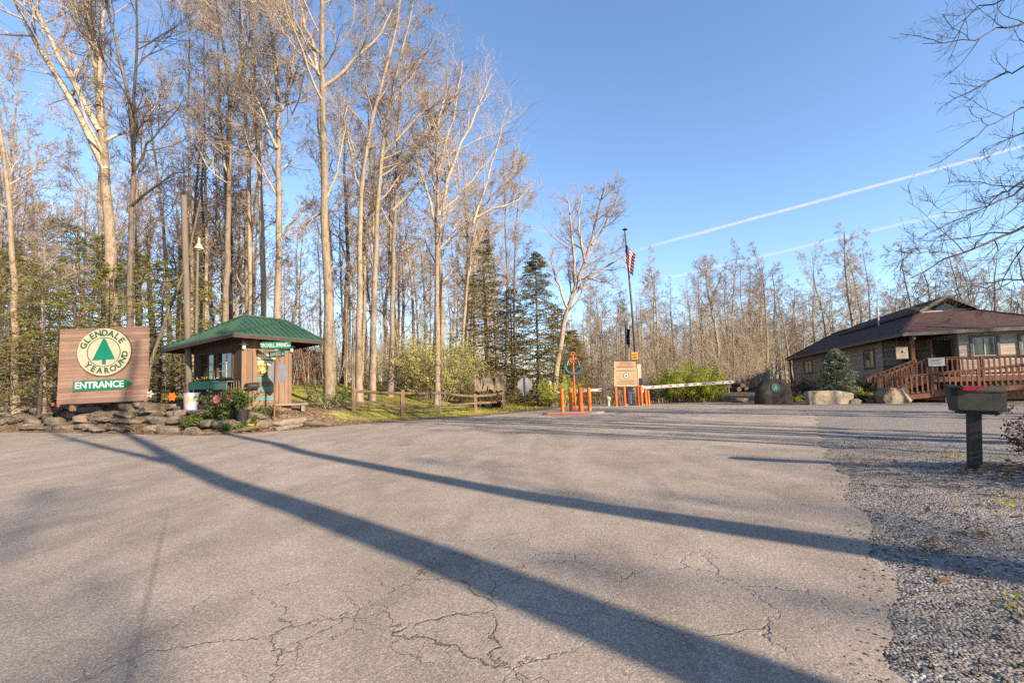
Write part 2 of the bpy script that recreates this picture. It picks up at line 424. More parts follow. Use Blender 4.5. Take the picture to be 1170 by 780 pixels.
# --- timber, metal, paint
def planks(name, c1, c2, axis=2, pitch=.15, gap=.05, grain=(1.2, 1.2, 14), rough=.75, dark=.35):
    """boards along an axis: joints every pitch metres, grain and board-to-board tone"""
    k = NB(name); v = k.vec(); s = k.sep(v)[axis]
    q = k.math('DIVIDE', s, pitch); fr = k.math('FRACT', q); fl = k.math('FLOOR', q)
    wn = k.n.new('ShaderNodeTexWhiteNoise'); wn.noise_dimensions = '1D'; k.l.new(fl, wn.inputs['W'])
    g = k.noise(k.vec(grain), 3.0, 7, .7, .3); big = k.noise(v, 1.1, 4)
    col = k.ramp(g, [(.3, c1), (.7, c2)])
    col = k.mix(.8, col, k.ramp(wn.outputs['Value'], [(0, .78), (1, 1.18)]), 'MULTIPLY')
    col = k.mix(.6, col, k.ramp(big, [(.3, .75), (.7, 1.15)]), 'MULTIPLY')
    j = k.ramp(fr, [(0, 0), (gap, 1), (1-gap*.2, 1), (1, 0)])
    col = k.mix(1, col, k.mix(j, (dark, dark, dark), (1, 1, 1)), 'MULTIPLY')
    k.bump(k.math('ADD', k.math('MULTIPLY', j, 1.0), k.math('MULTIPLY', g, .25)), .8, .012)
    return k.out(col, rough, .25)
M['sign_boards'] = planks('sign_boards', (.225, .14, .10), (.335, .215, .155), 2, .14, .05, (.7, 6, 14))
M['shed_boards'] = planks('shed_boards', (.185, .115, .075), (.27, .175, .115), 1, .2, .06, (10, 10, .8))
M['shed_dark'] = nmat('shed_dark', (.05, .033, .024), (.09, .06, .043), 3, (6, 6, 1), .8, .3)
M['siding'] = planks('lap_siding', (.46, .37, .30), (.58, .48, .40), 2, .15, .08, (.5, .5, 6), .8, .45)
def shingle():
    k = NB('roof_shingle'); v = k.vec()
    br = k.n.new('ShaderNodeTexBrick'); br.inputs['Scale'].default_value = 2.2; br.inputs['Mortar Size'].default_value = .012
    br.inputs['Color1'].default_value = lin((.058, .027, .025)); br.inputs['Color2'].default_value = lin((.095, .045, .038)); br.inputs['Mortar'].default_value = lin((.04, .022, .02))
    br.inputs['Row Height'].default_value = .3; br.inputs['Brick Width'].default_value = .6
    k.l.new(k.vec(), br.inputs['Vector'])
    n = k.noise(v, .8, 6, .65); n2 = k.noise(v, 40, 3)
    col = k.mix(.8, br.outputs['Color'], k.ramp(n, [(.3, .7), (.7, 1.3)]), 'MULTIPLY')
    col = k.mix(.6, col, k.ramp(n2, [(.3, .6), (.7, 1.4)]), 'MULTIPLY')
    k.bump(k.math('ADD', n2, br.outputs['Fac']), .5, .01)
    return k.out(col, .85, .25)
M['shingle'] = shingle()
def metal_roof():
    k = NB('green_ribbed_metal'); v = k.vec()
    n = k.noise(k.vec((1, 1, 1)), 1.5, 6, .6); n2 = k.noise(v, 25, 4, .7)
    col = k.ramp(n, [(.3, (.022, .065, .042)), (.7, (.04, .10, .066))])
    col = k.mix(.4, col, k.ramp(n2, [(.3, .7), (.7, 1.2)]), 'MULTIPLY')
    return k.out(col, k.ramp(n2, [(.3, .35), (.7, .55)]), .4)
M['green_metal'] = metal_roof()
M['fence_wood'] = nmat('fence_wood', (.10, .06, .04), (.20, .13, .085), 3, (3, 3, 1), .9, .5, .02, c3=(.27, .19, .13))
M['deck_wood'] = nmat('deck_wood', (.10, .042, .025), (.19, .085, .05), 3, (2, 2, 1), .7, .3, .01, c3=(.27, .135, .08))
M['brown_post'] = nmat('brown_post', (.17, .075, .04), (.27, .13, .07), 4, (5, 5, .8), .8, .4)
M['orange_timber'] = nmat('orange_timber', (.36, .16, .075), (.5, .25, .12), 3, (1, 1, 5), .75, .3)
M['grey_wood'] = nmat('grey_wood', (.20, .165, .13), (.30, .25, .20), 3, (1, 1, 6), .9, .4)
M['pole_wood'] = nmat('pole_wood', (.13, .103, .078), (.20, .165, .125), 2, (8, 8, .5), .9, .5)
M['trim_grey'] = nmat('trim_grey', (.13, .12, .11), (.18, .165, .15), 5, rough=.6, bump=.1)
M['concrete'] = nmat('concrete', (.22, .205, .185), (.33, .31, .28), 5, rough=.95, bump=.5)
M['orange'] = nmat('orange_paint', (.72, .13, .006), (.92, .20, .010), 4, (1, 1, .3), .5, .15, .004, .4)
M['orange_dark'] = nmat('orange_red_paint', (.60, .085, .006), (.78, .125, .009), 4, (1, 1, .3), .5, .15, .004, .4)
M['yellow'] = nmat('yellow_paint', (.55, .27, .01), (.68, .36, .02), 6, rough=.5, bump=.1)
M['blue_paint'] = nmat('blue_paint', (.03, .14, .24), (.055, .20, .31), 5, rough=.5, bump=.1)
M['white'] = nmat('white_paint', (.50, .485, .46), (.64, .63, .60), 5, rough=.6, bump=.1)
M['cream'] = nmat('cream_paint', (.42, .36, .24), (.54, .475, .335), 4, rough=.7, bump=.2)
M['tan_board'] = nmat('tan_sign_board', (.36, .25, .14), (.45, .325, .195), 3, rough=.7, bump=.1)
M['sign_green'] = nmat('sign_green', (.0, .15, .085), (.008, .21, .125), 3, rough=.5, bump=.05)
M['letter_green'] = nmat('letter_green', (.014, .075, .045), (.022, .105, .065), 5, rough=.6, bump=.05)
M['teal'] = nmat('teal_paint', (.085, .19, .165), (.13, .25, .215), 4, rough=.6, bump=.1)
M['box_green'] = nmat('flower_box_green', (.012, .10, .07), (.03, .15, .11), 4, rough=.6, bump=.1)
M['red'] = nmat('red_paint', (.55, .02, .025), (.7, .035, .04), 4, rough=.45, bump=.05)
M['dark_red'] = nmat('arm_red', (.20, .02, .02), (.32, .03, .03), 4, rough=.6, bump=.05)
M['black'] = nmat('black_paint', (.012, .012, .012), (.025, .024, .022), 6, rough=.6, bump=.1)
M['navy'] = nmat('navy', (.012, .016, .045), (.02, .028, .075), 6, rough=.7, bump=.1)
M['mail_body'] = nmat('weathered_mailbox', (.05, .046, .036), (.085, .077, .060), 7, rough=.7, bump=.3, bdist=.004, c3=(.115, .105, .083), fine=70)
M['mail_post'] = nmat('mail_post', (.035, .033, .029), (.065, .060, .052), 5, (6, 6, .7), .8, .4, .005)
M['galv'] = nmat('galvanised', (.34, .34, .34), (.46, .46, .46), 8, rough=.5, bump=.05, spec=.5, metal=.4)
M['sign_back'] = nmat('aluminium_back', (.25, .245, .25), (.32, .315, .32), 3, rough=.55, bump=.05, spec=.4, metal=.3)
M['dark_metal'] = nmat('dark_metal', (.06, .055, .05), (.10, .09, .08), 6, rough=.5, bump=.1, metal=.3)
M['pink'] = nmat('pink_glaze', (.62, .16, .15), (.75, .25, .22), 5, rough=.4, bump=.05)
M['thatch'] = nmat('thatch', (.18, .125, .08), (.31, .23, .155), 3, (9, 9, 1.2), .95, 1.0, .05, c3=(.38, .29, .20))
M['interior'] = nmat('dark_interior', (.012, .010, .009), (.022, .019, .016), 2, rough=.9, bump=.1)
M['brick_red'] = nmat('red_cabin_boards', (.22, .075, .05), (.30, .11, .075), 3, (1, 1, 6), .85, .3)
def glass(name, c, rough=.06):
    k = NB(name); n = k.noise(k.vec(), 1.5, 3); k.bump(n, .08, .02)
    return k.out(c, rough, .8)
M['glass'] = glass('window_glass', (.025, .032, .028))
M['glass_warm'] = glass('glass_pale_reflection', (.50, .48, .24), .25)  # pale yellow reflections put into the base colour of the panes
def bucket_paint():
    k = NB('painted_rainbow'); v = k.vec(); n = k.n.new('ShaderNodeTexNoise'); n.inputs['Scale'].default_value = 5; n.inputs['Detail'].default_value = 3
    k.l.new(v, n.inputs['Vector']); z = k.sep(v)[2]
    f = k.math('ADD', k.math('MULTIPLY', z, 1.2), k.math('MULTIPLY', k.math('SUBTRACT', n.outputs['Fac'], .5), 1.0))
    col = k.ramp(f, [(.0, (.36, .17, .32)), (.25, (.40, .42, .55)), (.45, (.48, .27, .08)), (.58, (.46, .36, .26)), (.75, (.24, .34, .55)), (.95, (.44, .48, .58))])
    return k.out(col, .5, .4)
M['rainbow'] = bucket_paint()
def flag_mat(kind):
    k = NB('flag_'+kind); uv = k.tc.outputs['UV']; s = k.sep(uv)
    if kind == 'stripes':
        fr = k.math('FRACT', k.math('MULTIPLY', s[1], 6.5)); st = k.math('LESS_THAN', fr, .5)
        col = k.mix(st, (.72, .70, .70), (.48, .012, .03))
        can = k.math('MULTIPLY', k.math('LESS_THAN', s[0], .4), k.math('GREATER_THAN', s[1], .46))
        d = k.vor(k.vec((16, 12, 1), 'UV'), 1.0, 'F1', 'Distance', 0.0)
        can_c = k.mix(k.math('LESS_THAN', d, .22), (.012, .02, .09), (.7, .7, .72))
        col = k.mix(can, col, can_c)
    else: col = k.mix(k.noise(uv, 4), (.012, .017, .06), (.02, .028, .09))
    return k.out(col, .8, .2)
M['flag'] = flag_mat('stripes'); M['flag_navy'] = flag_mat('navy')
def contrail_mat():
    k = NB('contrail_vapour'); v = k.vec()
    n = k.noise(k.vec((.004, .004, .004)), 2.0, 6, .7)
    a = k.attr('dens')
    df = k.n.new('ShaderNodeBsdfDiffuse'); df.inputs[0].default_value = (.6, .6, .62, 1)
    tl = k.n.new('ShaderNodeBsdfTranslucent'); tl.inputs[0].default_value = (.6, .6, .62, 1)
    ad = k.n.new('ShaderNodeMixShader'); ad.inputs[0].default_value = .35; k.l.new(df.outputs[0], ad.inputs[1]); k.l.new(tl.outputs[0], ad.inputs[2])
    tr = k.n.new('ShaderNodeBsdfTransparent'); ms = k.n.new('ShaderNodeMixShader')
    f = k.math('MULTIPLY', a, k.ramp(n, [(.3, .5), (.65, 1.0)]))
    k.l.new(f, ms.inputs[0]); k.l.new(tr.outputs[0], ms.inputs[1]); k.l.new(ad.outputs[0], ms.inputs[2])
    k.l.new(ms.outputs[0], k.n['Material Output'].inputs[0])
    return k.m
M['contrail'] = contrail_mat()

# ------------------------------------------------------------------ vegetation generators
def norm(a): return a/np.maximum(np.linalg.norm(a, axis=-1, keepdims=True), 1e-9)
def tubes(paths, radii, n):
    """paths (N,S,3), radii (N,S) -> verts, quads"""
    N, S, _ = paths.shape
    t = np.empty_like(paths); t[:, 1:-1] = paths[:, 2:]-paths[:, :-2]; t[:, 0] = paths[:, 1]-paths[:, 0]; t[:, -1] = paths[:, -1]-paths[:, -2]
    t = norm(t); m = norm(paths[:, -1]-paths[:, 0])
    ref = np.where(np.abs(m[:, 2:3]) < .8, np.array([[0, 0, 1.]]), np.array([[1., 0, 0]]))[:, None, :]
    u = norm(np.cross(t, np.broadcast_to(ref, t.shape))); w = np.cross(t, u)
    a = np.arange(n)*2*np.pi/n
    V = paths[:, :, None, :]+radii[:, :, None, None]*(u[:, :, None, :]*np.cos(a)[None, None, :, None]+w[:, :, None, :]*np.sin(a)[None, None, :, None])
    i = np.arange(N)[:, None, None]*S*n+np.arange(S-1)[None, :, None]*n; j = np.arange(n)[None, None, :]
    q = np.stack([i+j, i+(j+1) % n, i+n+(j+1) % n, i+n+j], -1).reshape(-1, 4)
    return V.reshape(-1, 3), q
def at_t(paths, radii, idx, t):
    S = paths.shape[1]; f = t*(S-1); k = np.minimum(f.astype(int), S-2); f = (f-k)
    p0 = paths[idx, k]; p1 = paths[idx, k+1]
    return p0+(p1-p0)*f[:, None], norm(p1-p0), radii[idx, k]*(1-f)+radii[idx, k+1]*f
def grow(r, paths, radii, k, t0, t1, length, ang, up, wig, S, rfac=.6, rmin=.003, tip=.3, shape=.5, perp=None, lw=None):
    """k children on every path; length*(1-shape*t); ang degrees (lo,hi) from the parent; up = tropism per step"""
    N = paths.shape[0]; idx = np.repeat(np.arange(N), k)
    t = t0+(t1-t0)*((np.tile(np.arange(k), N)+r.random(N*k))/k)
    st, tan, pr = at_t(paths, radii, idx, t)
    plen = np.linalg.norm(paths[:, -1]-paths[:, 0], axis=1)[idx]
    rv = r.normal(size=(N*k, 3))
    if perp is not None: rv = rv*.35+np.asarray(perp)[None]
    pp = norm(rv-tan*(rv*tan).sum(1, keepdims=True))
    a = np.radians(ang[0]+(ang[1]-ang[0])*r.random(N*k))
    d = tan*np.cos(a)[:, None]+pp*np.sin(a)[:, None]
    tt = (t-t0)/max(t1-t0, 1e-6)
    L = (length if not isinstance(length, str) else float(length)*plen)*(1-shape*tt)*(.65+.6*r.random(N*k))
    p = np.empty((N*k, S, 3)); p[:, 0] = st; h = (L/(S-1))[:, None]
    for s in range(1, S):
        p[:, s] = p[:, s-1]+d*h
        d = norm(d+np.array([0, 0, up])+r.normal(size=d.shape)*wig)
    r0 = np.maximum(np.minimum(pr*rfac, (lw or .02)*L), rmin)
    rad = r0[:, None]*np.linspace(1, tip, S)[None]
    return p, np.maximum(rad, rmin*.7)
def cat_tubes(parts):
    V, Q, o = [], [], 0
    for v, q in parts: V.append(v); Q.append(q+o); o += len(v)
    return np.concatenate(V), np.concatenate(Q)
def leaf_quads(r, pts, size, flat=0.0, asp=.5, dirs=None):
    """small pointed leaves (a rhombus each) at the points"""
    n = len(pts); L = size*(.6+.8*r.random(n))[:, None]
    a = norm(r.normal(size=(n, 3))*np.array([1, 1, 1-flat])) if dirs is None else norm(dirs)
    b = norm(np.cross(a, norm(r.normal(size=(n, 3))*np.array([1-flat, 1-flat, 1])+np.array([0, 0, flat]))))
    V = np.stack([pts, pts+a*L*.5+b*L*asp*.5, pts+a*L, pts+a*L*.5-b*L*asp*.5], 1).reshape(-1, 3)
    return V, np.arange(n*4).reshape(-1, 4)
def spline(pts, S):
    pts = np.asarray(pts, float)
    if len(pts) == 2: return pts[0]+(pts[1]-pts[0])*np.linspace(0, 1, S)[:, None]
    d = np.concatenate([[0], np.cumsum(np.linalg.norm(np.diff(pts, axis=0), axis=1))]); q = np.linspace(0, d[-1], S)
    lin_ = np.stack([np.interp(q, d, pts[:, i]) for i in range(3)], 1)
    for _ in range(2): lin_[1:-1] = (lin_[:-2]+2*lin_[1:-1]+lin_[2:])/4
    return lin_
def bare_meshes(seed, trunk_pts, r0, r1, t0=.45, limbs=16, limb_len=4.5, ang=(30, 60), up=.10, extra=None, dens=1.0, buds=0, bud_size=.05, sides=12, twig_r=.0065, base_flare=1.45, perp=None):
    r = np.random.default_rng(seed)
    S = 18; tp = spline(trunk_pts, S)
    tr = np.interp(np.linspace(0, 1, S), [0, .04, .12, 1], [r0*base_flare, r0*1.12, r0, r1])
    tp[1:-1, :2] += r.normal(size=(S-2, 2))*r0*.16
    trunk = tubes(tp[None], tr[None], sides)
    lim_p, lim_r = grow(r, tp[None], tr[None], limbs, t0, .985, limb_len, ang, up, .11, 9, .46, .010, .2, .55, perp, .017)
    if extra:
        ep = np.stack([spline(e[0], 9) for e in extra]); er = np.stack([np.linspace(e[1], e[1]*.25, 9) for e in extra])
        ep[:, 1:-1] += r.normal(size=ep[:, 1:-1].shape)*.05
        lim_p = np.concatenate([lim_p, ep]); lim_r = np.concatenate([lim_r, er])
    parts = [tubes(lim_p, lim_r, 6)]
    k = lambda a: max(1, int(round(a*dens)))
    p2, r2 = grow(r, lim_p, lim_r, k(7), .18, .95, '.48', (25, 60), .09, .13, 6, .6, .007, .3, .45, None, .017); parts.append(tubes(p2, r2, 4))
    p3, r3 = grow(r, p2, r2, k(5), .10, .95, '.62', (25, 60), .06, .16, 4, .65, twig_r*1.2, .4, .35, None, .013); parts.append(tubes(p3, r3, 3))
    p4, r4 = grow(r, p3, r3, k(6), .08, .95, '.8', (25, 55), .04, .10, 3, .8, twig_r, .6, .3, None, .011); parts.append(tubes(p4, r4, 3))
    crown = cat_tubes(parts); bud = None
    if buds:
        n = int(len(p4)*buds); idx = r.integers(0, len(p4), n); t = r.random(n)
        pts, _, _ = at_t(p4, r4, idx, t); bud = leaf_quads(r, pts+r.normal(size=pts.shape)*.015, bud_size, 0, .6)
    return trunk, crown, bud
def bare_tree(meshes, bark, twig, loc, label, cat='tree', group=None, budm='bud', name='bare_tree'):
    root = thing(name, loc, label, cat, group)
    tr, cr, bd = meshes
    link('trunk', np_mesh('trunk', tr[0], [tr[1]]), M[bark], root)
    link('crown', np_mesh('crown', cr[0], [cr[1]]), M[twig], root)
    if bd is not None: link('buds', np_mesh('buds', bd[0], [bd[1]]), M[budm], root, False)['kind'] = 'stuff'
    return root
def conifer_meshes(seed, h, w, dens=1.0, droop=-.05, spray=.34, needle=.11, base=.12, r0=.12, asp=.36, gap=.0, nb=None):
    """trunk, branches and flat needle sprays; crown starts at base*h"""
    r = np.random.default_rng(seed)
    S = 12; tp = np.stack([np.zeros(S), np.zeros(S), np.linspace(0, h, S)], 1); tp[1:, :2] += np.cumsum(r.normal(size=(S-1, 2))*.02*h/10, 0)
    tr = np.linspace(r0, .012, S); trunk = tubes(tp[None], tr[None], 9)
    nb = nb or int(15*h*dens); t = base+(1-base)*np.sort(r.random(nb))**.9*.985
    idx = np.zeros(nb, int); st, tan, pr = at_t(tp[None], tr[None], idx, t)
    az = np.arange(nb)*2.4+r.normal(size=nb)*.4
    L = w*(1-(t-base)/(1-base))**.75*(.55+.6*r.random(nb))+.18
    d = np.stack([np.cos(az), np.sin(az), .25-.35*(1-t)+r.normal(size=nb)*.24], 1); d = norm(d)
    SB = 7; p = np.empty((nb, SB, 3)); p[:, 0] = st
    for s in range(1, SB):
        p[:, s] = p[:, s-1]+d*(L/(SB-1))[:, None]; d = norm(d+np.array([0, 0, droop])+r.normal(size=d.shape)*.06)
    br = np.maximum(np.minimum(pr*.5, .014*L)[:, None]*np.linspace(1, .25, SB)[None], .003)
    parts = [tubes(p, br, 4)]
    # branchlets to both sides, nearly level
    k = 15; ii = np.repeat(np.arange(nb), k); tt = .22+.78*((np.tile(np.arange(k), nb)+r.random(nb*k))/k)
    s2, t2, _ = at_t(p, br, ii, tt); side = np.where(np.tile(np.arange(k), nb) % 2 == 0, 1, -1)[:, None]
    sd = norm(np.cross(t2, np.array([[0, 0, 1.]])))*side; d2 = norm(t2*.75+sd*.85+r.normal(size=t2.shape)*.28+np.array([0, 0, -.10]))
    L2 = L[ii]*spray*(1.15-.75*tt)*(.6+.7*r.random(nb*k))+.06
    keep = r.random(nb*k) > gap; s2, d2, L2 = s2[keep], d2[keep], L2[keep]
    # needle leaves along each branchlet
    m = 8; jj = np.repeat(np.arange(len(s2)), m); q = (np.tile(np.arange(m), len(s2))+r.random(len(s2)*m))/m
    bend = np.array([0, 0, -.22])*(q**2*L2[jj])[:, None]
    pts = s2[jj]+d2[jj]*(q*L2[jj])[:, None]+bend
    sd2 = norm(np.cross(d2, np.array([[0, 0, 1.]])))[jj]*np.where(np.tile(np.arange(m), len(s2)) % 2 == 0, 1, -1)[:, None]
    dirs = d2[jj]*.6+sd2*.7+r.normal(size=pts.shape)*.4
    fol = leaf_quads(r, pts, needle, .4, asp, dirs)
    return trunk, cat_tubes(parts), fol
def conifer(meshes, fm, loc, label, group=None, name='hemlock_tree', bark='bark_dark', cat='tree', rz=0):
    root = thing(name, loc, label, cat, group, rz)
    tr, br, fo = meshes
    link('trunk', np_mesh('trunk', tr[0], [tr[1]]), M[bark], root)
    link('branches', np_mesh('branches', br[0], [br[1]]), M['twig_dark'], root)
    link('foliage', np_mesh('foliage', fo[0], [fo[1]]), M[fm], root, False)
    return root
def shrub_meshes(seed, h, w, stems=26, leaves=4000, size=.05, up=.05, spread=.5, asp=.5, twigs=5, r0=.012):
    r = np.random.default_rng(seed)
    az = r.random(stems)*6.283; rad = np.sqrt(r.random(stems))*w*.25
    st = np.stack([np.cos(az)*rad, np.sin(az)*rad, np.zeros(stems)], 1)
    az2 = az+r.normal(size=stems)*.5; lean = spread*(.15+.85*r.random(stems))
    d = norm(np.stack([np.cos(az2)*lean*w/h*1.1, np.sin(az2)*lean*w/h*1.1, np.ones(stems)], 1)); L = h*(.7+.35*r.random(stems))
    S = 6; p = np.empty((stems, S, 3)); p[:, 0] = st
    for s in range(1, S):
        p[:, s] = p[:, s-1]+d*(L/(S-1))[:, None]; d = norm(d+np.array([0, 0, -.04])+r.normal(size=d.shape)*.09)
    rr = r0*np.linspace(1, .3, S)[None].repeat(stems, 0)
    parts = [tubes(p, rr, 4)]
    p2, r2 = grow(r, p, rr, twigs, .12, .98, '.38', (25, 65), up, .14, 4, .7, .003, .4, .3, None, .02); parts.append(tubes(p2, r2, 3))
    p3, r3 = grow(r, p2, r2, 4, .1, 1, '.5', (25, 65), up, .14, 3, .7, .0025, .5, .3, None, .02); parts.append(tubes(p3, r3, 3))
    idx = r.integers(0, len(p3), leaves); pts, _, _ = at_t(p3, r3, idx, r.random(leaves))
    fol = leaf_quads(r, pts+r.normal(size=pts.shape)*size*.5, size, .1, asp)
    return cat_tubes(parts), fol
def shrub(meshes, lm, loc, label, group=None, name='shrub', tw='twig', cat='shrub', rz=0):
    root = thing(name, loc, label, cat, group, rz)
    st, fo = meshes
    link('stems', np_mesh('stems', st[0], [st[1]]), M[tw], root)
    if fo is not None: link('foliage', np_mesh('foliage', fo[0], [fo[1]]), M[lm], root, False)
    return root
def ico(sub=3):
    bm = bmesh.new(); bmesh.ops.create_icosphere(bm, subdivisions=sub, radius=1)
    bm.verts.index_update(); V = np.array([v.co[:] for v in bm.verts]); Fc = np.array([[v.index for v in f.verts] for f in bm.faces]); bm.free(); return V, Fc
def rock_mesh(seed, size, planes=14, sub=4, rough=.035, soft=10.0, flat_bottom=True):
    """an angular stone: rounded intersection of random half-spaces, roughened"""
    r = np.random.default_rng(seed); V, Fc = ico(sub)
    n = norm(r.normal(size=(planes, 3))); dd = .72+.3*r.random(planes)
    n = np.concatenate([n, np.array([[0, 0, 1.], [0, 0, -1], [1, 0, 0], [-1, 0, 0], [0, 1, 0], [0, -1, 0]])]); dd = np.concatenate([dd, [.85, .8, .95, .95, .95, .95]])
    dots = np.maximum(V @ n.T, 1e-3)/dd; rad = 1/np.power((dots**soft).sum(1), 1/soft)
    V = V*rad[:, None]
    ph = r.random(6)*6
    nz = sum(np.sin(V @ norm(r.normal(size=3))*f+p)*a for f, p, a in zip((3, 5, 9, 14, 21, 33), ph, (1, .8, .6, .5, .4, .3)))
    V = V*(1+rough*nz)[:, None]*np.asarray(size)[None]/2
    return np_mesh('stone', V, [Fc])

# ------------------------------------------------------------------ world, sun, camera
SUN_DIR = Vector((.743, -.669, math.tan(math.radians(23.0)))).normalized()
w = bpy.data.worlds.new('World'); SC.world = w; w.use_nodes = True
sky = w.node_tree.nodes.new('ShaderNodeTexSky'); sky.sky_type = 'NISHITA'; sky.sun_disc = False
sky.sun_elevation = math.radians(23); sky.sun_rotation = math.atan2(SUN_DIR.x, SUN_DIR.y)
sky.air_density = 1.0; sky.dust_density = .5; sky.ozone_density = 3.2; sky.altitude = 400
bg = w.node_tree.nodes['Background']; bg.inputs[1].default_value = .09
hs = w.node_tree.nodes.new('ShaderNodeHueSaturation'); hs.inputs['Saturation'].default_value = 1.0; hs.inputs['Value'].default_value = 1.2
w.node_tree.links.new(sky.outputs[0], hs.inputs['Color']); w.node_tree.links.new(hs.outputs[0], bg.inputs[0])
sun = bpy.data.lights.new('sun', 'SUN'); sun.energy = 5.0; sun.angle = math.radians(.5); sun.color = (1, .81, .61)
so = bpy.data.objects.new('sun', sun); COL.objects.link(so); so.rotation_euler = SUN_DIR.to_track_quat('Z', 'Y').to_euler()
cam = bpy.data.cameras.new('camera'); cam.sensor_width = 36; cam.lens = 36*F/1170; cam.shift_y = (CY-390)/1170; cam.clip_start = .05; cam.clip_end = 30000
co = bpy.data.objects.new('camera', cam); COL.objects.link(co)
co.matrix_world = Matrix.Translation((0, 0, H)) @ Matrix(RM.tolist()).to_4x4(); SC.camera = co
vs = SC.view_settings; vs.view_transform = 'Standard'; vs.look = 'None'; vs.gamma = 1; vs.exposure = 1.55; vs.use_curve_mapping = False
SC.cycles.use_denoising = False
SC.cycles.max_bounces = 5; SC.cycles.diffuse_bounces = 3; SC.cycles.transparent_max_bounces = 12

# ------------------------------------------------------------------ terrain sheets
def axis(*seg):
    a = []
    for lo, hi, st in seg: a += list(np.arange(lo, hi, st))
    return np.array(a+[seg[-1][1]])
gxs = axis((-260, -60, 12), (-60, -24, 2), (-24, 16, .35), (16, 40, 1), (40, 260, 12))
gys = axis((-120, -20, 10), (-20, 0, 2), (0, 10, .4), (10, 34, .35), (34, 70, 1.5), (70, 400, 15))
X, Y = np.meshgrid(gxs, gys); D = verge(X, Y)
Z = zf(X, Y)-.05*sstep(.15, -.5, D)*1.0
Z = np.where((D < -.3) & (Y < border_y(X)-.6), Z-.03, Z)
Z = Z+.03*wob(X*3, Y*3)*(D > .6)+.05*np.exp(-((D-.7)/.5)**2)*wob(X*2.3, Y*2)
nx_, ny_ = len(gxs), len(gys); I = np.arange(nx_*ny_).reshape(ny_, nx_)
quads = np.stack([I[:-1, :-1], I[:-1, 1:], I[1:, 1:], I[1:, :-1]], -1).reshape(-1, 4)
me = np_mesh('ground', np.stack([X, Y, Z], -1).reshape(-1, 3), [quads])
def grass_amt(x, y):
    d = verge(x, y)
    lawn = sstep(.5, 1.6, d)*(1-sstep(11, 17, d))*sstep(-8.5, -5.5, x)*(1-sstep(3.5, 6, x))
    back = sstep(3.5, 6, d)*(1-sstep(12, 17, d))*sstep(-26, -20, x)*(1-sstep(-7, -4, x))*.8
    return np.maximum(lawn, back)
ga = me.attributes.new('grass', 'FLOAT', 'POINT'); ga.data.foreach_set('value', grass_amt(X, Y).ravel().astype(np.float32))
tag(link('ground', me, M['ground']), kind='structure')
def clipped(name, xs, ys, f, zfun, mat, lift):
    X, Y = np.meshgrid(xs, ys); Fv = f(X, Y); Zv = zfun(X, Y)+lift
    V = np.stack([X, Y, Zv], -1).reshape(-1, 3).tolist(); nx = len(xs); Fl = Fv.ravel()
    I = np.arange(X.size).reshape(X.shape)
    Q = np.stack([I[:-1, :-1], I[:-1, 1:], I[1:, 1:], I[1:, :-1]], -1).reshape(-1, 4)
    pos = (Fl[Q] > 0).sum(1); full = Q[pos == 4]; polys = {3: [], 5: [], 4: []}; cache = {}
    for q in Q[(pos > 0) & (pos < 4)]:
        out = []
        for a, b in zip(q, np.roll(q, -1)):
            if Fl[a] > 0: out.append(int(a))
            if (Fl[a] > 0) != (Fl[b] > 0):
                kx = (min(a, b), max(a, b))
                if kx not in cache:
                    t = Fl[a]/(Fl[a]-Fl[b]); va, vb = V[a], V[b]
                    V.append([va[i]+(vb[i]-va[i])*t for i in range(3)]); cache[kx] = len(V)-1
                out.append(cache[kx])
        if len(out) in polys: polys[len(out)].append(out)
    Va = np.array(V); faces = [full]+[np.array(p) for p in polys.values() if p]
    used = np.zeros(len(Va), bool)
    for fa in faces: used[fa.ravel()] = True
    remap = np.cumsum(used)-1
    me = np_mesh(name, Va[used], [remap[fa] for fa in faces])
    return tag(link(name, me, mat), kind='structure')
def f_road(x, y):
    d = -verge(x, y)-.04+.10*wob(x*2.3, y*2.3)
    g = gravel_x(y)-x+.10*wob(x*3.1, y*3.7)+.05*wob(x*9, y*8)
    return np.minimum(np.minimum(d, g), border_y(x)-y)
def f_gravel(x, y):
    return np.minimum(np.minimum(x-gravel_x(y)+.8, border_y(x)-y+.1*wob(x*2, y*2)), -verge(x, y))
rx = axis((-80, -24, 2), (-24, -3, .3), (-3, 4.5, .09), (4.5, 14.4, .3)); ry = axis((-40, -4, 3), (-4, 1, .5), (1, 9, .09), (9, 32, .3), (32, 60, 1.5))
clipped('road', rx, ry, f_road, zf, M['asphalt'], .0)
qx = axis((-1, 7, .12), (7, 30, .4), (30, 90, 4)); qy = axis((-40, -4, 3), (-4, 1, .5), (1, 9, .12), (9, 27, .3))
def zgrav(x, y):
    return zf(x, y)-.012+.022*wob(x*5, y*5)*sstep(0, .3, x-gravel_x(y))-.012*(x < gravel_x(y)-.2)
clipped('gravel_drive', qx, qy, f_gravel, zgrav, M['gravel'], .0)
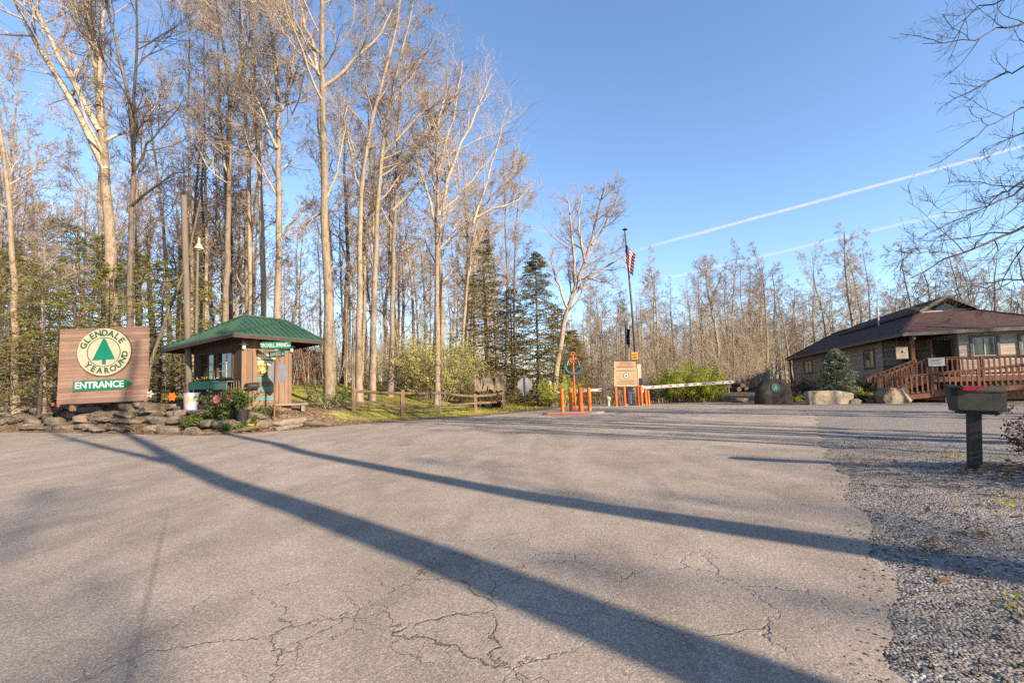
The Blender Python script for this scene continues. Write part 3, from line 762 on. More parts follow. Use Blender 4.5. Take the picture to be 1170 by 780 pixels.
# loose gravel
r = np.random.default_rng(31)
n = 16000; y = 1.5+8*r.random(n)**1.8; x = gravel_x(y)-.12+r.normal(size=n)*.09+np.abs(r.normal(size=n))*1.9*(r.random(n) < .96)
keep = (f_gravel(x, y) > .35) ; x, y = x[keep], y[keep]; n = len(x)
s = (.003+.0085*r.random(n)**2.2)*(1+.03*y)
oc = np.array([(1, 0, 0), (-1, 0, 0), (0, 1, 0), (0, -1, 0), (0, 0, 1), (0, 0, -1)], float); of = np.array([(0, 2, 4), (2, 1, 4), (1, 3, 4), (3, 0, 4), (2, 0, 5), (1, 2, 5), (3, 1, 5), (0, 3, 5)])
jit = oc[None]*(.6+.7*r.random((n, 6, 1)))+r.normal(size=(n, 6, 3))*.25
V = jit*s[:, None, None]*np.array([1.2, 1.2, .55])+np.stack([x, y, np.maximum(zgrav(x, y), zf(x, y)-.004)+s*.3], 1)[:, None]
tag(link('loose_gravel', np_mesh('loose_gravel', V.reshape(-1, 3), [(of[None]+6*np.arange(n)[:, None, None]).reshape(-1, 3)]), M['pebble'], None, False), 'loose grey chips scattered over the gravel shoulder', 'gravel', kind='stuff')
# fallen leaves
n = 26000; x = np.concatenate([-34+38*r.random(n), -20+13*r.random(9000)]); y = np.concatenate([12+26*r.random(n)**1.3, 12.5+5*r.random(9000)]); d = verge(x, y)
keep = (d > .12) & (r.random(len(x)) > grass_amt(x, y)*.8); x, y = x[keep], y[keep]
x2 = 5.0+3.2*r.random(900); y2 = 5.15+.7*r.normal(size=900)*.45; x = np.concatenate([x, x2]); y = np.concatenate([y, y2])
x3 = 2+6*r.random(160); y3 = 2.4+4*r.random(160); m3 = x3 > gravel_x(y3); x = np.concatenate([x, x3[m3]]); y = np.concatenate([y, y3[m3]])
pts = np.stack([x, y, zf(x, y)+.012], 1)
V, q = leaf_quads(r, pts, .065, .75, .6); V[:, 2] = np.maximum(V[:, 2], zf(V[:, 0], V[:, 1])+.006)
tag(link('leaf_litter', np_mesh('leaf_litter', V, [q]), M['dead_leaf'], None, False), 'dry brown leaves fallen along the verge and round the mailbox', 'leaves', kind='stuff')
# grass blades
n = 75000; x = -24+28*r.random(n); y = 14+22*r.random(n); a = grass_amt(x, y)*(.5+.6*wob(x*2.1, y*1.7))
keep = r.random(n) < a; x, y = x[keep], y[keep]; n = len(x)
b0 = np.stack([x, y, zf(x, y)-.01], 1); hgt = .05+.10*r.random(n)**2; az = r.random(n)*6.283; wd = .012+.012*r.random(n)
u = np.stack([np.cos(az)*wd, np.sin(az)*wd, 0*az], 1); ln = np.stack([r.normal(size=n)*.04, r.normal(size=n)*.04, hgt], 1)
V = np.stack([b0-u, b0+u, b0+ln], 1).reshape(-1, 3)
tag(link('lawn_grass', np_mesh('lawn_grass', V, [np.arange(3*n).reshape(-1, 3)]), M['grass'], None, False), 'short yellow-green grass on the rising lawn', 'grass', kind='stuff')

# ------------------------------------------------------------------ contrails
def contrail(pa, pb, width, dens, label, fade):
    dist = 4200.0; a = np.array(P(*pa, dist)); b = np.array(P(*pb, dist))
    S = 60; pts = a+(b-a)*np.linspace(0, 1, S)[:, None]; rr = np.random.default_rng(5)
    pts[1:-1, 2] += rr.normal(size=S-2)*.6
    rad = width*(1+.04*rr.normal(size=S)); V, q = tubes(pts[None], rad[None], 10)
    ax = norm(b-a); up = np.array([0, 0, 1.]); 
    me = np_mesh('contrail', V, [q])
    t = np.linspace(0, 1, S); dv = dens*np.interp(t, [0, fade, 1], [1, .8, 0])
    at = me.attributes.new('dens', 'FLOAT', 'POINT'); at.data.foreach_set('value', np.repeat(dv, 10).astype(np.float32))
    tag(link('contrail', me, M['contrail']), label, 'contrail', 'contrails in the clear sky')
contrail((1230, 151), (700, 293), 18, .34, 'long bright white vapour trail crossing the sky from the right edge', .8)
contrail((1100, 240), (700, 332), 20, .15, 'fainter lower vapour trail fading out above the treetops', .8)

# ================================================================== entrance sign
def loc_of(px, py): return T(px, py)
sy = 17.5; sx = float(P(118.5, 440, sy)[0])+.02; sz = float(P(118, 459, sy)[2])-.14
root = thing('entrance_sign', (sx, sy, sz), 'big brown board sign with round tree emblem and green arrow above the stones', 'sign', rz=math.radians(2), ry=math.radians(-1.2))
W2, ZB, ZT = 1.57, .12, 2.95
mb = MB()
mb.plate([(-W2-.06, ZB), (W2-.02, ZB), (W2+.02, ZT), (-W2+.04, ZT)], -.03, .03)
mb.build('board', M['sign_boards'], root)
mb = MB(); mb.bar((-W2-.06, 0, ZT+.02), (W2+.08, 0, ZT+.02), .09, .04); mb.bar((W2+.03, 0, ZB), (W2+.07, 0, ZT), .09, .07); mb.bar((-W2-.10, 0, ZB), (-W2, 0, ZT), .09, .07); mb.build('board_edge', M['sign_boards'], root)
for x in (-W2*.8, W2*.8): MB().box((x, .12, ZT*.5-.2), (.14, .14, ZT-.1), bev=.01).build('post', M['fence_wood'], root)
cx, cz, RX, RZ = .06, 2.05, 1.0, .91
def ell(rx, rz, n=72, wobble=0, seed=1):
    rr = np.random.default_rng(seed); return [(cx+rx*math.cos(2*math.pi*i/n)*(1+wobble*rr.normal()), cz+rz*math.sin(2*math.pi*i/n)*(1+wobble*rr.normal())) for i in range(n)]
mb = MB(); mb.plate(ell(RX+.03, RZ+.03, wobble=.008), -.06, -.031); em = mb.build('emblem_disc', M['dark_rock'], root)
MB().plate(ell(RX, RZ, wobble=.004), -.078, -.061).build('disc_face', M['cream'], em)
mb = MB(); n = 72
for i in range(n):
    a0, a1 = 2*math.pi*i/n, 2*math.pi*(i+1)/n
    q = [(cx+r_*RX*math.cos(a), cz+r_*RZ*math.sin(a)) for r_, a in ((.60, a0), (.625, a0), (.625, a1), (.60, a1))]; mb.plate(q, -.088, -.079)
mb.build('ring', M['letter_green'], em)
mb = MB(); mb.plate([(cx-.435, cz-.30), (cx-.40, cz-.27), (cx-.06, cz+.44), (cx-.02, cz+.52), (cx+.04, cz+.52), (cx+.09, cz+.44), (cx+.40, cz-.24), (cx+.435, cz-.28), (cx+.08, cz-.285), (cx+.08, cz-.46), (cx-.05, cz-.46), (cx-.05, cz-.29)], -.10, -.079); mb.build('tree_emblem', M['sign_green'], em)
mb = MB(); lets = 'GLENDALE'
for i, ch in enumerate(lets):
    a = math.radians(158-(158-35)*i/(len(lets)-1)); mb.text(ch, .33, (cx+.80*RX*math.cos(a), -.083, cz+.80*RZ*math.sin(a)), math.pi/2-a, bold=.010)
lets = 'YEAROUND'
for i, ch in enumerate(lets):
    a = math.radians(222+(352-222)*i/(len(lets)-1)); mb.text(ch, .31, (cx+.80*RX*math.cos(a), -.083, cz+.80*RZ*math.sin(a)), -math.pi/2-a, bold=.010)
mb.build('lettering', M['letter_green'], em)
mb = MB(); mb.plate([(-1.10, .58), (-1.06, .59), (.75, .61), (1.13, .80), (.75, 1.0), (-1.10, .97)], -.055, -.031); ar = mb.build('arrow_board', M['sign_green'], root)
MB().text('ENTRANCE', .345, (-.12, -.060, .795), 0, bold=.010, sx=1.03).build('lettering', M['white'], ar)

# stones of the low bank
protos = [rock_mesh(200+i, (1, .8, .42), 9, 4, .028, 34) for i in range(9)]
SL = 'flat grey-brown fieldstone stacked in the low bank beside the road'
rs = np.random.default_rng(12); cnt = 0
for m in protos: m.materials.append(M['fieldstone']); m.polygons.foreach_set('use_smooth', np.ones(len(m.polygons), bool)); m.set_sharp_from_angle(angle=math.radians(35))
def edge_pt(s):
    seg = EDGE; d = np.concatenate([[0], np.cumsum(np.hypot(*np.diff(seg, axis=0).T))]); return np.array([np.interp(s, d, seg[:, 0]), np.interp(s, d, seg[:, 1])])
dl = np.concatenate([[0], np.cumsum(np.hypot(*np.diff(EDGE, axis=0).T))])
def nrm_pt(s):
    t = edge_pt(s+.3)-edge_pt(s-.3); t /= np.hypot(*t); return np.array([-t[1], t[0]])
s0, s1 = dl[2]-2, dl[7]+.6
for row, (off, zo) in enumerate(((.55, .0), (.9, .18), (1.25, .36), (1.65, .5))):
    s = s0+rs.random()*.4
    while s < s1-row*.5:
        L = .35+.75*rs.random()**1.5; q = edge_pt(s+L/2)+nrm_pt(s+L/2)*(off+rs.normal()*.10)
        if rs.random() < (.85, .85, .85, .8)[row] and not (q[0] > -8.5 and row >= 2):
            o = bpy.data.objects.new('stone', protos[cnt % 9]); COL.objects.link(o); cnt += 1
            hh = .11+.15*rs.random()
            o.location = (q[0], q[1], gz(q[0], q[1])+hh*.28+(0 if row == 0 else .03))
            tdir = edge_pt(s+.3)-edge_pt(s-.3)
            o.rotation_euler = (rs.normal()*.10, rs.normal()*.10, math.atan2(tdir[1], tdir[0])+rs.normal()*.25+(math.pi if rs.random() < .5 else 0))
            o.scale = (L*1.12, .45+.3*rs.random(), hh/.42*1.35)
            tag(o, SL, 'stone', 'stones of the low bank')
        s += L*(.92+.25*rs.random())
# bigger single stones
for px, py, sxx, zz, lab in ((168, 470, (.85, .6, .55), .12, 'largest grey boulder of the bank, right below the entrance sign'), (100, 479, (.9, .6, .42), .05, 'dark flat boulder at the bank foot below the arrow sign'), (120, 481, (.95, .55, .36), .03, 'broad tilted slab at the bank foot below the entrance sign'), (232, 452, (.6, .4, .3), .05, 'pale flat slab lying before the flower box of the shed')):
    q = T(px, py); o = bpy.data.objects.new('stone', rock_mesh(400+px, sxx, 14, 4, .03)); COL.objects.link(o); o.data.materials.append(M['fieldstone']); o.data.set_sharp_from_angle(angle=math.radians(35))
    o.location = (q[0], q[1], gz(q[0], q[1])+zz); o.rotation_euler = (.1, -.12, random.random()*6); tag(o, lab, 'stone')
# timber step right of the shed
q = T(335, 469); root = thing('timber_step', (q[0]-.1, q[1]-.1, q[2]-.02), 'weathered grey timber step lying right of the street name post', 'step', rz=.55)
mb = MB(); mb.box((0, 0, .26), (1.25, .42, .07), bev=.01); mb.build('tread', M['grey_wood'], root)
for x in (-.45, .45): MB().box((x, .02, .11), (.12, .34, .23), bev=.01).build('support', M['grey_wood'], root)

# ================================================================== shed
a_ = np.array([math.sin(math.radians(30)), math.cos(math.radians(30)), 0]); b_ = np.array([-a_[1], a_[0], 0])
c0 = np.array(P(275, 467, 15.6)); gsh = min(gz(c0[0], c0[1]), c0[2])
La = along(c0, a_, 333); Lb = along(c0, b_, 222)
ze = float(P(266, 374, 14.95)[2])-gsh; zw = ze-.02
root = thing('guard_shed', (c0[0], c0[1], gsh-.05), 'small brown gate shed with ribbed green metal hip roof behind the stone bank', 'shed', rz=math.atan2(b_[1], b_[0])+math.pi)
# local frame: x runs from the far end of the window wall (-Lb) to the corner (0); y into the depth (0..La); window wall faces -y, door wall faces +x
mbw = MB()
def wall_x(mb, x0, x1, z0, z1, y, th=.1, mi=0): mb.box(((x0+x1)/2, y, (z0+z1)/2), (x1-x0, th, z1-z0), mi)
def wall_y(mb, y0, y1, z0, z1, x, th=.1, mi=0): mb.box((x, (y0+y1)/2, (z0+z1)/2), (th, y1-y0, z1-z0), mi)
px = lambda p: along(c0, b_, p)
wx = [-(px(v)) for v in (227, 245, 248, 266)]; wz0 = 1.32; wz1 = 2.25
fl = .06
# window wall (dark, board and batten), with two openings
mb = MB(); wall_x(mb, -Lb, -.05, fl, wz0, .05); wall_x(mb, -Lb, -.05, wz1, zw, .05); wall_x(mb, -Lb, wx[0], wz0, wz1, .05); wall_x(mb, wx[1], wx[2], wz0, wz1, .05); wall_x(mb, wx[3], -.05, wz0, wz1, .05)
for i in range(int(Lb/.16)): mb.box((-Lb+.08+i*.16, -.012, (fl+wz0)/2-.05), (.035, .024, wz0-fl-.12))
mb.build('window_wall', M['shed_boards'], root)
mb = MB(); wall_x(mb, -Lb, -.11, fl, zw, La-.05); wall_y(mb, .1, La-.1, fl, zw, -Lb+.05); mb.build('back_wall', M['shed_dark'], root)
dy0 = along(c0, a_, 290.5); dy1 = along(c0, a_, 318); dz = 2.2
mb = MB(); wall_y(mb, 0, dy0, fl, zw, -.05); wall_y(mb, dy1, La, fl, zw, -.05); wall_y(mb, dy0, dy1, dz+fl, zw, -.05); mb.build('door_wall', M['shed_boards'], root)
mb = MB(); mb.box((0.012, .06, zw/2), (.03, .12, zw-.04)); mb.box((.012, La-.07, zw/2), (.03, .12, zw-.04)); mb.box((.012, dy0-.05, (dz+fl)/2), (.03, .07, dz)); mb.box((.012, dy1+.05, (dz+fl)/2), (.03, .07, dz)); mb.build('corner_boards', M['shed_boards'], root)
dr = MB().box((-.045, (dy0+dy1)/2, dz/2+fl), (.05, dy1-dy0-.02, dz-.02)).build('door', M['shed_boards'], root)
dw = (dy1-dy0)
for i, (z0, z1) in enumerate(((.44, .60), (.77, .93), (1.12, 1.28))): MB().box((-.014, (dy0+dy1)/2, (z0+z1)/2+fl), (.02, dw*.74, z1-z0)).build('teal_panel', M['teal'], dr)
for i, (z0, z1) in enumerate(((1.46, 1.64), (1.69, 1.87), (1.92, 2.10))): MB().box((-.014, (dy0+dy1)/2, (z0+z1)/2+fl), (.02, dw*.74, z1-z0)).build('pane', M['glass_warm'], dr)
mb = MB()
for z0 in (.30, .36, .64, .73, .97, 1.08, 1.33, 1.42, 1.665, 1.895, 2.14): mb.box((-.012, (dy0+dy1)/2, z0+fl), (.026, dw*.8, .022))
mb.build('door_rails', M['shed_boards'], dr)
MB().tube([(-.02, dy0+.10, .95), (.05, dy0+.10, .95), (.05, dy0+.10, 1.02)], .018, 8).build('handle', M['dark_metal'], dr)
MB().box((-Lb/2, La/2, .0), (Lb, La, .1)).build('floor_slab', M['concrete'], root)
MB().box((-Lb*.55, La*.8, .55), (Lb*.6, .4, .9), bev=.01).build('counter', M['interior'], root)
for k in (0, 2):
    x0, x1 = wx[k], wx[k+1]
    mb = MB()
    for z in (wz0, wz1): mb.box(((x0+x1)/2, -.01, z), (x1-x0+.10, .07, .06))
    for x in (x0, x1): mb.box((x, -.011, (wz0+wz1)/2), (.06, .07, wz1-wz0))
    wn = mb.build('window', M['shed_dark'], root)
    MB().box(((x0+x1)/2, .05, (wz0+wz1)/2), (x1-x0-.06, .012, wz1-wz0-.06)).build('pane', M['glass'], wn)
    mb = MB(); mb.box(((x0+x1)/2, .038, (wz0+wz1)/2), (.02, .02, wz1-wz0-.06))
    for z in (wz0+.27, wz0+.54): mb.box(((x0+x1)/2, .0385, z), (x1-x0-.06, .02, .02))
    mb.build('muntins', M['white'] if k else M['shed_dark'], wn)
# roof: hip, ribbed
ov = .62
ex0, ex1, ey0, ey1 = -Lb-1.15, ov, -ov, La+.95
ze = 2.72; rz_ = 3.56; rx0 = -.8
zl = ze-.22
A, B, C, Dd = (ex0, ey0, zl), (ex1, ey0, ze), (ex1, ey1, ze), (ex0, ey1, zl); R0, R1 = (rx0, .57, rz_), (rx0, 2.15, rz_)
def up(p, h): return (p[0], p[1], p[2]+h)
mb = MB(); th = .05
top = [A, B, C, Dd, R0, R1]; V = [up(p, th) for p in top]+list(top)
mb.add(V, [(0, 1, 4), (1, 2, 5, 4), (2, 3, 5), (3, 0, 4, 5), (6, 7, 10), (7, 8, 11, 10), (8, 9, 11), (9, 6, 10, 11), (0, 1, 7, 6), (1, 2, 8, 7), (2, 3, 9, 8), (3, 0, 6, 9)])
def ribs(p0, p1, q0, q1, step=.23):
    p0, p1, q0, q1 = map(Vector, (p0, p1, q0, q1)); ed = (p1-p0); L = ed.length; e = ed/L; n = int(L/step)
    for i in range(1, n):
        s = i*step; a = p0+e*s
        # up-slope direction meets ridge or hips
        mid = (q0+q1)/2; up_d = (mid-p0)-e*((mid-p0).dot(e)); hh = up_d.length; ud = up_d/hh
        t0 = (q0-p0).dot(e); t1 = (q1-p0).dot(e); lo, hi = min(t0, t1), max(t0, t1)
        f = 1.0 if lo <= s <= hi else (s/lo if s < lo else (L-s)/(L-hi))
        mb.bar(a+Vector((0, 0, th+.012)), a+ud*hh*f+Vector((0, 0, th+.012)), .03, .03)
ribs(A, B, R0, R0); ribs(B, C, R0, R1); ribs(C, Dd, R1, R1); ribs(Dd, A, R1, R0)
for p, q in ((A, R0), (B, R1), (C, R1), (Dd, R1), (R0, R1)): mb.bar(up(p, th+.02), up(q, th+.02), .09, .045)
mb.build('roof', M['green_metal'], root)
mb = MB()
for p, q in ((A, B), (B, C), (C, Dd), (Dd, A)): mb.bar(up(p, -.05), up(q, -.05), .03, .12)
for i in range(9):
    y = ey0+.08+i*(ey1-ey0-.16)/8; mb.bar((ex0+.05, y, zl-.045), (ex1-.05, y, ze-.045), .05, .08)
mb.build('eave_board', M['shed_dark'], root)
MB().box((-Lb*.5, La*.5, zw-.06), (Lb-.2, La-.2, .02)).build('ceiling_board', M['interior'], root)
for yy, off in ((.02, .12), (La-.06, .10)):
    lm = MB().tube([(.0, yy, ze-.48), (off, yy, ze-.40), (off, yy, ze-.34)], .018, 8).build('wall_lamp', M['white'], root)
    MB().lathe([(.03, 0), (.055, .02), (.06, .12), (.045, .16)], 12, (off, yy, ze-.44)).build('globe', M['white'], lm)
    MB().lathe([(.13, 0), (.125, .012), (.05, .06), (.02, .085)], 16, (off, yy, ze-.275)).build('lamp_shade', M['white'], lm)
# flower box on the window wall, with blossoms
fb = MB(); x0, x1 = wx[0]-.1, wx[1]+.32
fb.plate([(x0, .96), (x1, .96), (x1, 1.24), (x0, 1.24)], -.30, -.27); fb.plate([(x0, .96), (x1, .96), (x1, 1.24), (x0, 1.24)], -.05, -.026); fb.box(((x0+x1)/2, -.16, .975), (x1-x0, .21, .03)); fb.box((x0+.015, -.16, 1.10), (.03, .21, .28)); fb.box((x1-.015, -.16, 1.10), (.03, .21, .28)); fb.box(((x0+x1)/2, -.16, 1.17), (x1-x0-.06, .21, .03))
fbx = fb.build('flower_box', M['box_green'], root)
mb = MB(); mb.box(((wx[2]+wx[3])/2+.05, -.13, 1.20), (wx[3]-wx[2], .2, .03)); mb.box(((wx[2]+wx[3])/2+.05, -.20, 1.06), (wx[3]-wx[2]-.1, .03, .26)); mb.build('window_shelf', M['teal'], root)
Mw = root.matrix_basis if False else (Matrix.Translation(root.location) @ root.rotation_euler.to_matrix().to_4x4())
def blossoms(pos, n, spread, hgt, mats, seed, lab, cat='flowers', group=None, leaf='fresh_leaf', size=.05):
    rr = np.random.default_rng(seed); t = thing('flower_clump', pos, lab, cat, group)
    pts = np.stack([rr.normal(size=n*5)*spread[0], rr.normal(size=n*5)*spread[1], rr.random(n*5)*hgt*.7], 1)
    v, q = leaf_quads(rr, pts, size*1.6, .1, .5); link('leaves', np_mesh('leaves', v, [q]), M[leaf], t, False)
    pts = np.stack([rr.normal(size=n)*spread[0], rr.normal(size=n)*spread[1], hgt*(.6+.5*rr.random(n))], 1)
    pp = np.repeat(pts, 6, 0); v, q = leaf_quads(rr, pp, size, .2, .8); link('blossoms', np_mesh('blossoms', v, [q]), M[mats], t, False)
    return t
def in_shed(x, y, z): return tuple(Mw @ Vector((x, y, z)))
blossoms(in_shed(x0+.25, -.16, 1.18), 9, (.08, .06), .16, 'violet_flower', 1, 'pale violet flowers at the left end of the green window box')
blossoms(in_shed((x0+x1)/2+.1, -.16, 1.18), 14, (.12, .06), .2, 'yellow_flower', 2, 'yellow flowers in the middle of the green window box')
blossoms(in_shed(x1-.12, -.16, 1.18), 8, (.10, .05), .22, 'white_flower', 3, 'white flowers at the right end of the green window box')
# wreath on the door
wr = thing('door_wreath', in_shed(.03, dy0+.30, 1.64), 'yellow ring wreath hanging on the shed door', 'wreath', rz=root.rotation_euler.z+math.pi/2)
rr = np.random.default_rng(4); ang = rr.random(260)*6.283; rad = .135+rr.normal(size=260)*.022
pts = np.stack([rad*np.cos(ang), rr.normal(size=260)*.015, rad*np.sin(ang)], 1); v, q = leaf_quads(rr, pts, .055, 0, .7); link('petals', np_mesh('petals', v, [q]), M['wreath'], wr, False)
mb = MB(); mb.tube([(.15*math.cos(t), 0, .15*math.sin(t)) for t in np.linspace(0, 6.283, 25)], .022, 8, 0, False); mb.build('ring', M['yellow'], wr)
# dark letter box on the corner of the shed
q = in_shed(.12, dy0-.16, 1.0); lb = thing('letter_box', q, 'small black letter box fixed to the shed beside its door', 'letter box', rz=root.rotation_euler.z+math.pi/2)
mb = MB(); mb.plate([(-.22, -.08), (.22, -.04), (.22, .10), (.16, .15), (-.16, .12), (-.22, .06)], -.10, .08); mb.build('body', M['black'], lb); MB().box((0, -.106, .04), (.32, .012, .05)).build('flap', M['dark_metal'], lb)
# potted shrub at the corner
q = P(277, 467, 15.0); q[2] = gz(q[0], q[1]); pt = thing('potted_plant', q, 'leafy plant in a dark blue pot at the shed corner', 'plant')
MB().lathe([(.0, .05), (.15, .05), (.20, .5), (.22, .52), (.22, .58), (.18, .58), (.17, .50)], 16).build('pot', M['black'], pt, True)
st, fo = shrub_meshes(51, .85, .8, 12, 500, .10, .05, .6, .6, 3)
st[0][:, 2] += .5; fo[0][:, 2] += .5
link('stems', np_mesh('stems', st[0], [st[1]]), M['twig_dark'], pt); link('foliage', np_mesh('foliage', fo[0], [fo[1]]), M['fresh_leaf'], pt, False)
q = P(252, 466, 15.2); shrub(shrub_meshes(52, 1.0, 1.0, 16, 700, .11, .05, .6, .6, 4), 'fresh_leaf', (q[0], q[1], gz(q[0], q[1])), 'broad-leaved green bush growing below the window box', None, 'leafy_bush', 'twig_dark')
q = P(286, 470, 14.8); blossoms((q[0], q[1], gz(q[0], q[1])), 26, (.13, .10), .2, 'yellow_flower', 7, 'bright yellow flower clump on the ground before the shed door')
q = T(163, 474); blossoms((q[0], q[1], gz(q[0], q[1])+.05), 22, (.22, .10), .14, 'yellow_flower', 8, 'yellow flowers spilling over the stones right below the entrance sign')
# green ground cover at the bank foot
for px_, py_, wv_, n, lab in ((275, 486, .75, 2600, 'low green creeping plant at the road edge before the shed'), (228, 483, .45, 1100, 'dark green creeping plant at the road edge below the white bucket'), (305, 474, .4, 700, 'small green plant at the bank below the street name post')):
    q = T(px_, py_); q[1] -= .12; q[2] = gz(q[0], q[1]); shrub(shrub_meshes(60+px_, .42, wv_*1.9, 60, n*2, .055, .02, 1.0, .6, 4, .004), 'fresh_leaf', q, lab, None, 'creeping_plant', 'twig_dark', 'plant')

# painted bucket
q = T(218, 470); bk = thing('painted_bucket', (q[0], q[1], gz(q[0], q[1])-.0), 'white bucket with pastel rainbow painting standing at the cut pole', 'bucket')
MB().lathe([(.0, .06), (.205, .06), (.235, .62), (.245, .63), (.245, .66), (.215, .66), (.19, .12), (0, .12)], 24).build('body', M['rainbow'], bk, True)
MB().lathe([(.22, .0), (.22, .059), (.17, .059)], 20).build('foot', M['dark_red'], bk)
MB().tube([(.235*math.cos(t), -.02, .60-.22*math.sin(t)) for t in np.linspace(0, math.pi, 14)], .006, 6).build('handle', M['galv'], bk)
# cut-off pole, lamp post
q = P(217, 462, 16.9); t_ = P(210, 224, 16.9); gp = gz(q[0], q[1])
root = thing('cut_off_pole', (q[0], q[1], gp-.1), 'bare weathered wooden pole with sawn top rising before the shed', 'pole')
hp = t_[2]-gp+.1; dx = t_[0]-q[0]
MB().tube([(0, 0, 0), (dx*.5, 0, hp*.5), (dx, 0, hp)], [.11, .105, .10], 14).build('shaft', M['pole_wood'], root, True)
mb = MB(); 
for z in (.30, .62, .93): mb.tube([(dx*z, -.13, hp*z), (dx*z+.03, -.16, hp*z-.05)], .012, 6)
mb.build('spikes', M['dark_metal'], root)
q = P(223, 440, 17.5); t_ = P(226, 285, 17.5); gp = gz(q[0], q[1])
root = thing('lamp_post', (q[0], q[1], gp-.1), 'thin pale lamp post with white bell shade behind the cut pole', 'lamp post')
hp = t_[2]-gp+.1; dx = t_[0]-q[0]; MB().tube([(0, 0, 0), (dx, 0, hp)], [.06, .045], 10).build('shaft', M['pole_wood'], root, True)
MB().lathe([(.15, 0), (.16, .02), (.14, .08), (.09, .16), (.05, .24), (.04, .40), (.03, .46)], 18, (dx+.04, 0, hp)).build('lamp_shade', M['cream'], root, True)
MB().lathe([(.02, -.06), (.09, -.04), (.12, .05), (.09, .12)], 14, (dx+.04, 0, hp)).build('bulb', M['cream'], root, True)

# garden stakes with round flower heads
def stake(px_, py_, Y, head, hm, lab, hgt=.55, petals=8):
    q = P(px_, py_, Y); z = gz(q[0], q[1]); hh = max(q[2]-z, .12)
    t = thing('garden_stake', (q[0], q[1], z), lab, 'garden ornament', 'flower stakes among the stones')
    MB().tube([(0, 0, -.05), (0, 0, hh)], .008, 6).build('stem', M['dark_metal'], t)
    mb = MB()
    for i in range(petals):
        a = 2*math.pi*i/petals; c, s = math.cos(a), math.sin(a); mb.plate([(head*.15*-s, hh+head*.15*c), (head*.6*c-head*.28*s, hh+head*.6*s+head*.28*c), (head*c, hh+head*s), (head*.6*c+head*.28*s, hh+head*.6*s-head*.28*c)], -.02-.002*i, -.012-.002*i)
    mb.build('petals', M[hm], t); MB().lathe([(.0, -.0), (head*.3, 0), (head*.22, head*.12), (.0, head*.16)], 10, (0, 0, 0)).build('centre', M['yellow'], t)
    t.children[-1].matrix_local = Matrix.Translation((0, -.04, hh)) @ Matrix.Rotation(math.pi/2, 4, 'X')
    return t
stake(248, 456, 15.0, .15, 'pink', 'pink round flower stake below the window box of the shed', petals=10)
stake(264, 453, 15.0, .16, 'pink', 'pink star-shaped flower stake left of the dark blue pot', petals=5)
stake(197, 453, 15.9, .17, 'orange', 'orange flower stake left of the painted bucket', petals=6)
stake(172, 450, 16.0, .14, 'white_flower', 'white and green flower stake at the right foot of the entrance sign', petals=5)
stake(149, 448, 16.2, .10, 'pink', 'small pink flower stake before the arrow tip of the sign', petals=8)
stake(61, 462, 16.4, .07, 'pink', 'left of two tiny pink stakes at the left foot of the sign', petals=6)
stake(67, 463, 16.4, .07, 'pink', 'right of two tiny pink stakes at the left foot of the sign', petals=6)
# stub post and pale blue bird ornament in front of the sign
q = T(86, 471); root = thing('wooden_stub', (q[0], q[1], gz(q[0], q[1])-.05), 'short pale log stub standing among stones before the sign', 'post')
MB().tube([(0, 0, 0), (.01, 0, .5)], [.10, .095], 12).build('log', M['cream'], root, True); MB().lathe([(.098, 0), (.06, .012), (0, .015)], 12, (.01, 0, .5)).build('sawn_top', M['pole_wood'], root)
q = T(95, 463); root = thing('garden_ornament', (q[0], q[1], gz(q[0], q[1])), 'pale blue rounded ornament sitting on the stones before the sign', 'garden ornament')
MB().lathe([(.0, .0), (.10, .02), (.12, .14), (.08, .24), (.05, .27), (.07, .33), (.03, .40), (0, .41)], 14).build('body', M['galv'], root, True)
mb = MB(); mb.plate([(.05, .33), (.12, .31), (.05, .29)], -.02, .02); mb.build('beak', M['yellow'], root)

# brown post with notice board at the left edge
YN = float(T(4, 459)[1]); q = P(4, 452, YN); g0 = gz(q[0], q[1]); root = thing('notice_post', (q[0], q[1], g0-.1), 'brown post with white and blue notice board at the left end of the bank', 'sign')
zz = lambda py: float(P(4, py, YN)[2])-g0+.1
for x in (-.02, .14): MB().box((x-.05, 0, zz(412)/2), (.10, .10, zz(412)), bev=.01, ry=.03).build('post', M['fence_wood'], root)
mb = MB(); mb.plate([(-1.2, zz(410)), (.30, zz(410)), (.30, zz(384)), (-1.2, zz(384))], -.12, -.07); mb.box((-.4, -.1, zz(411)), (1.55, .12, .05)); mb.build('backboard', M['brown_post'], root)
pn = MB().plate([(-1.15, zz(404)), (.12, zz(404)), (.12, zz(388)), (-1.15, zz(388))], -.135, -.121).build('panel', M['white'], root)
mb = MB(); mb.text('RY', .24, (-.10, -.137, (zz(388)+zz(404))/2+.12), bold=.006); mb.text('S', .24, (.0, -.137, (zz(388)+zz(404))/2-.13), bold=.006); mb.build('lettering', M['navy'], pn)

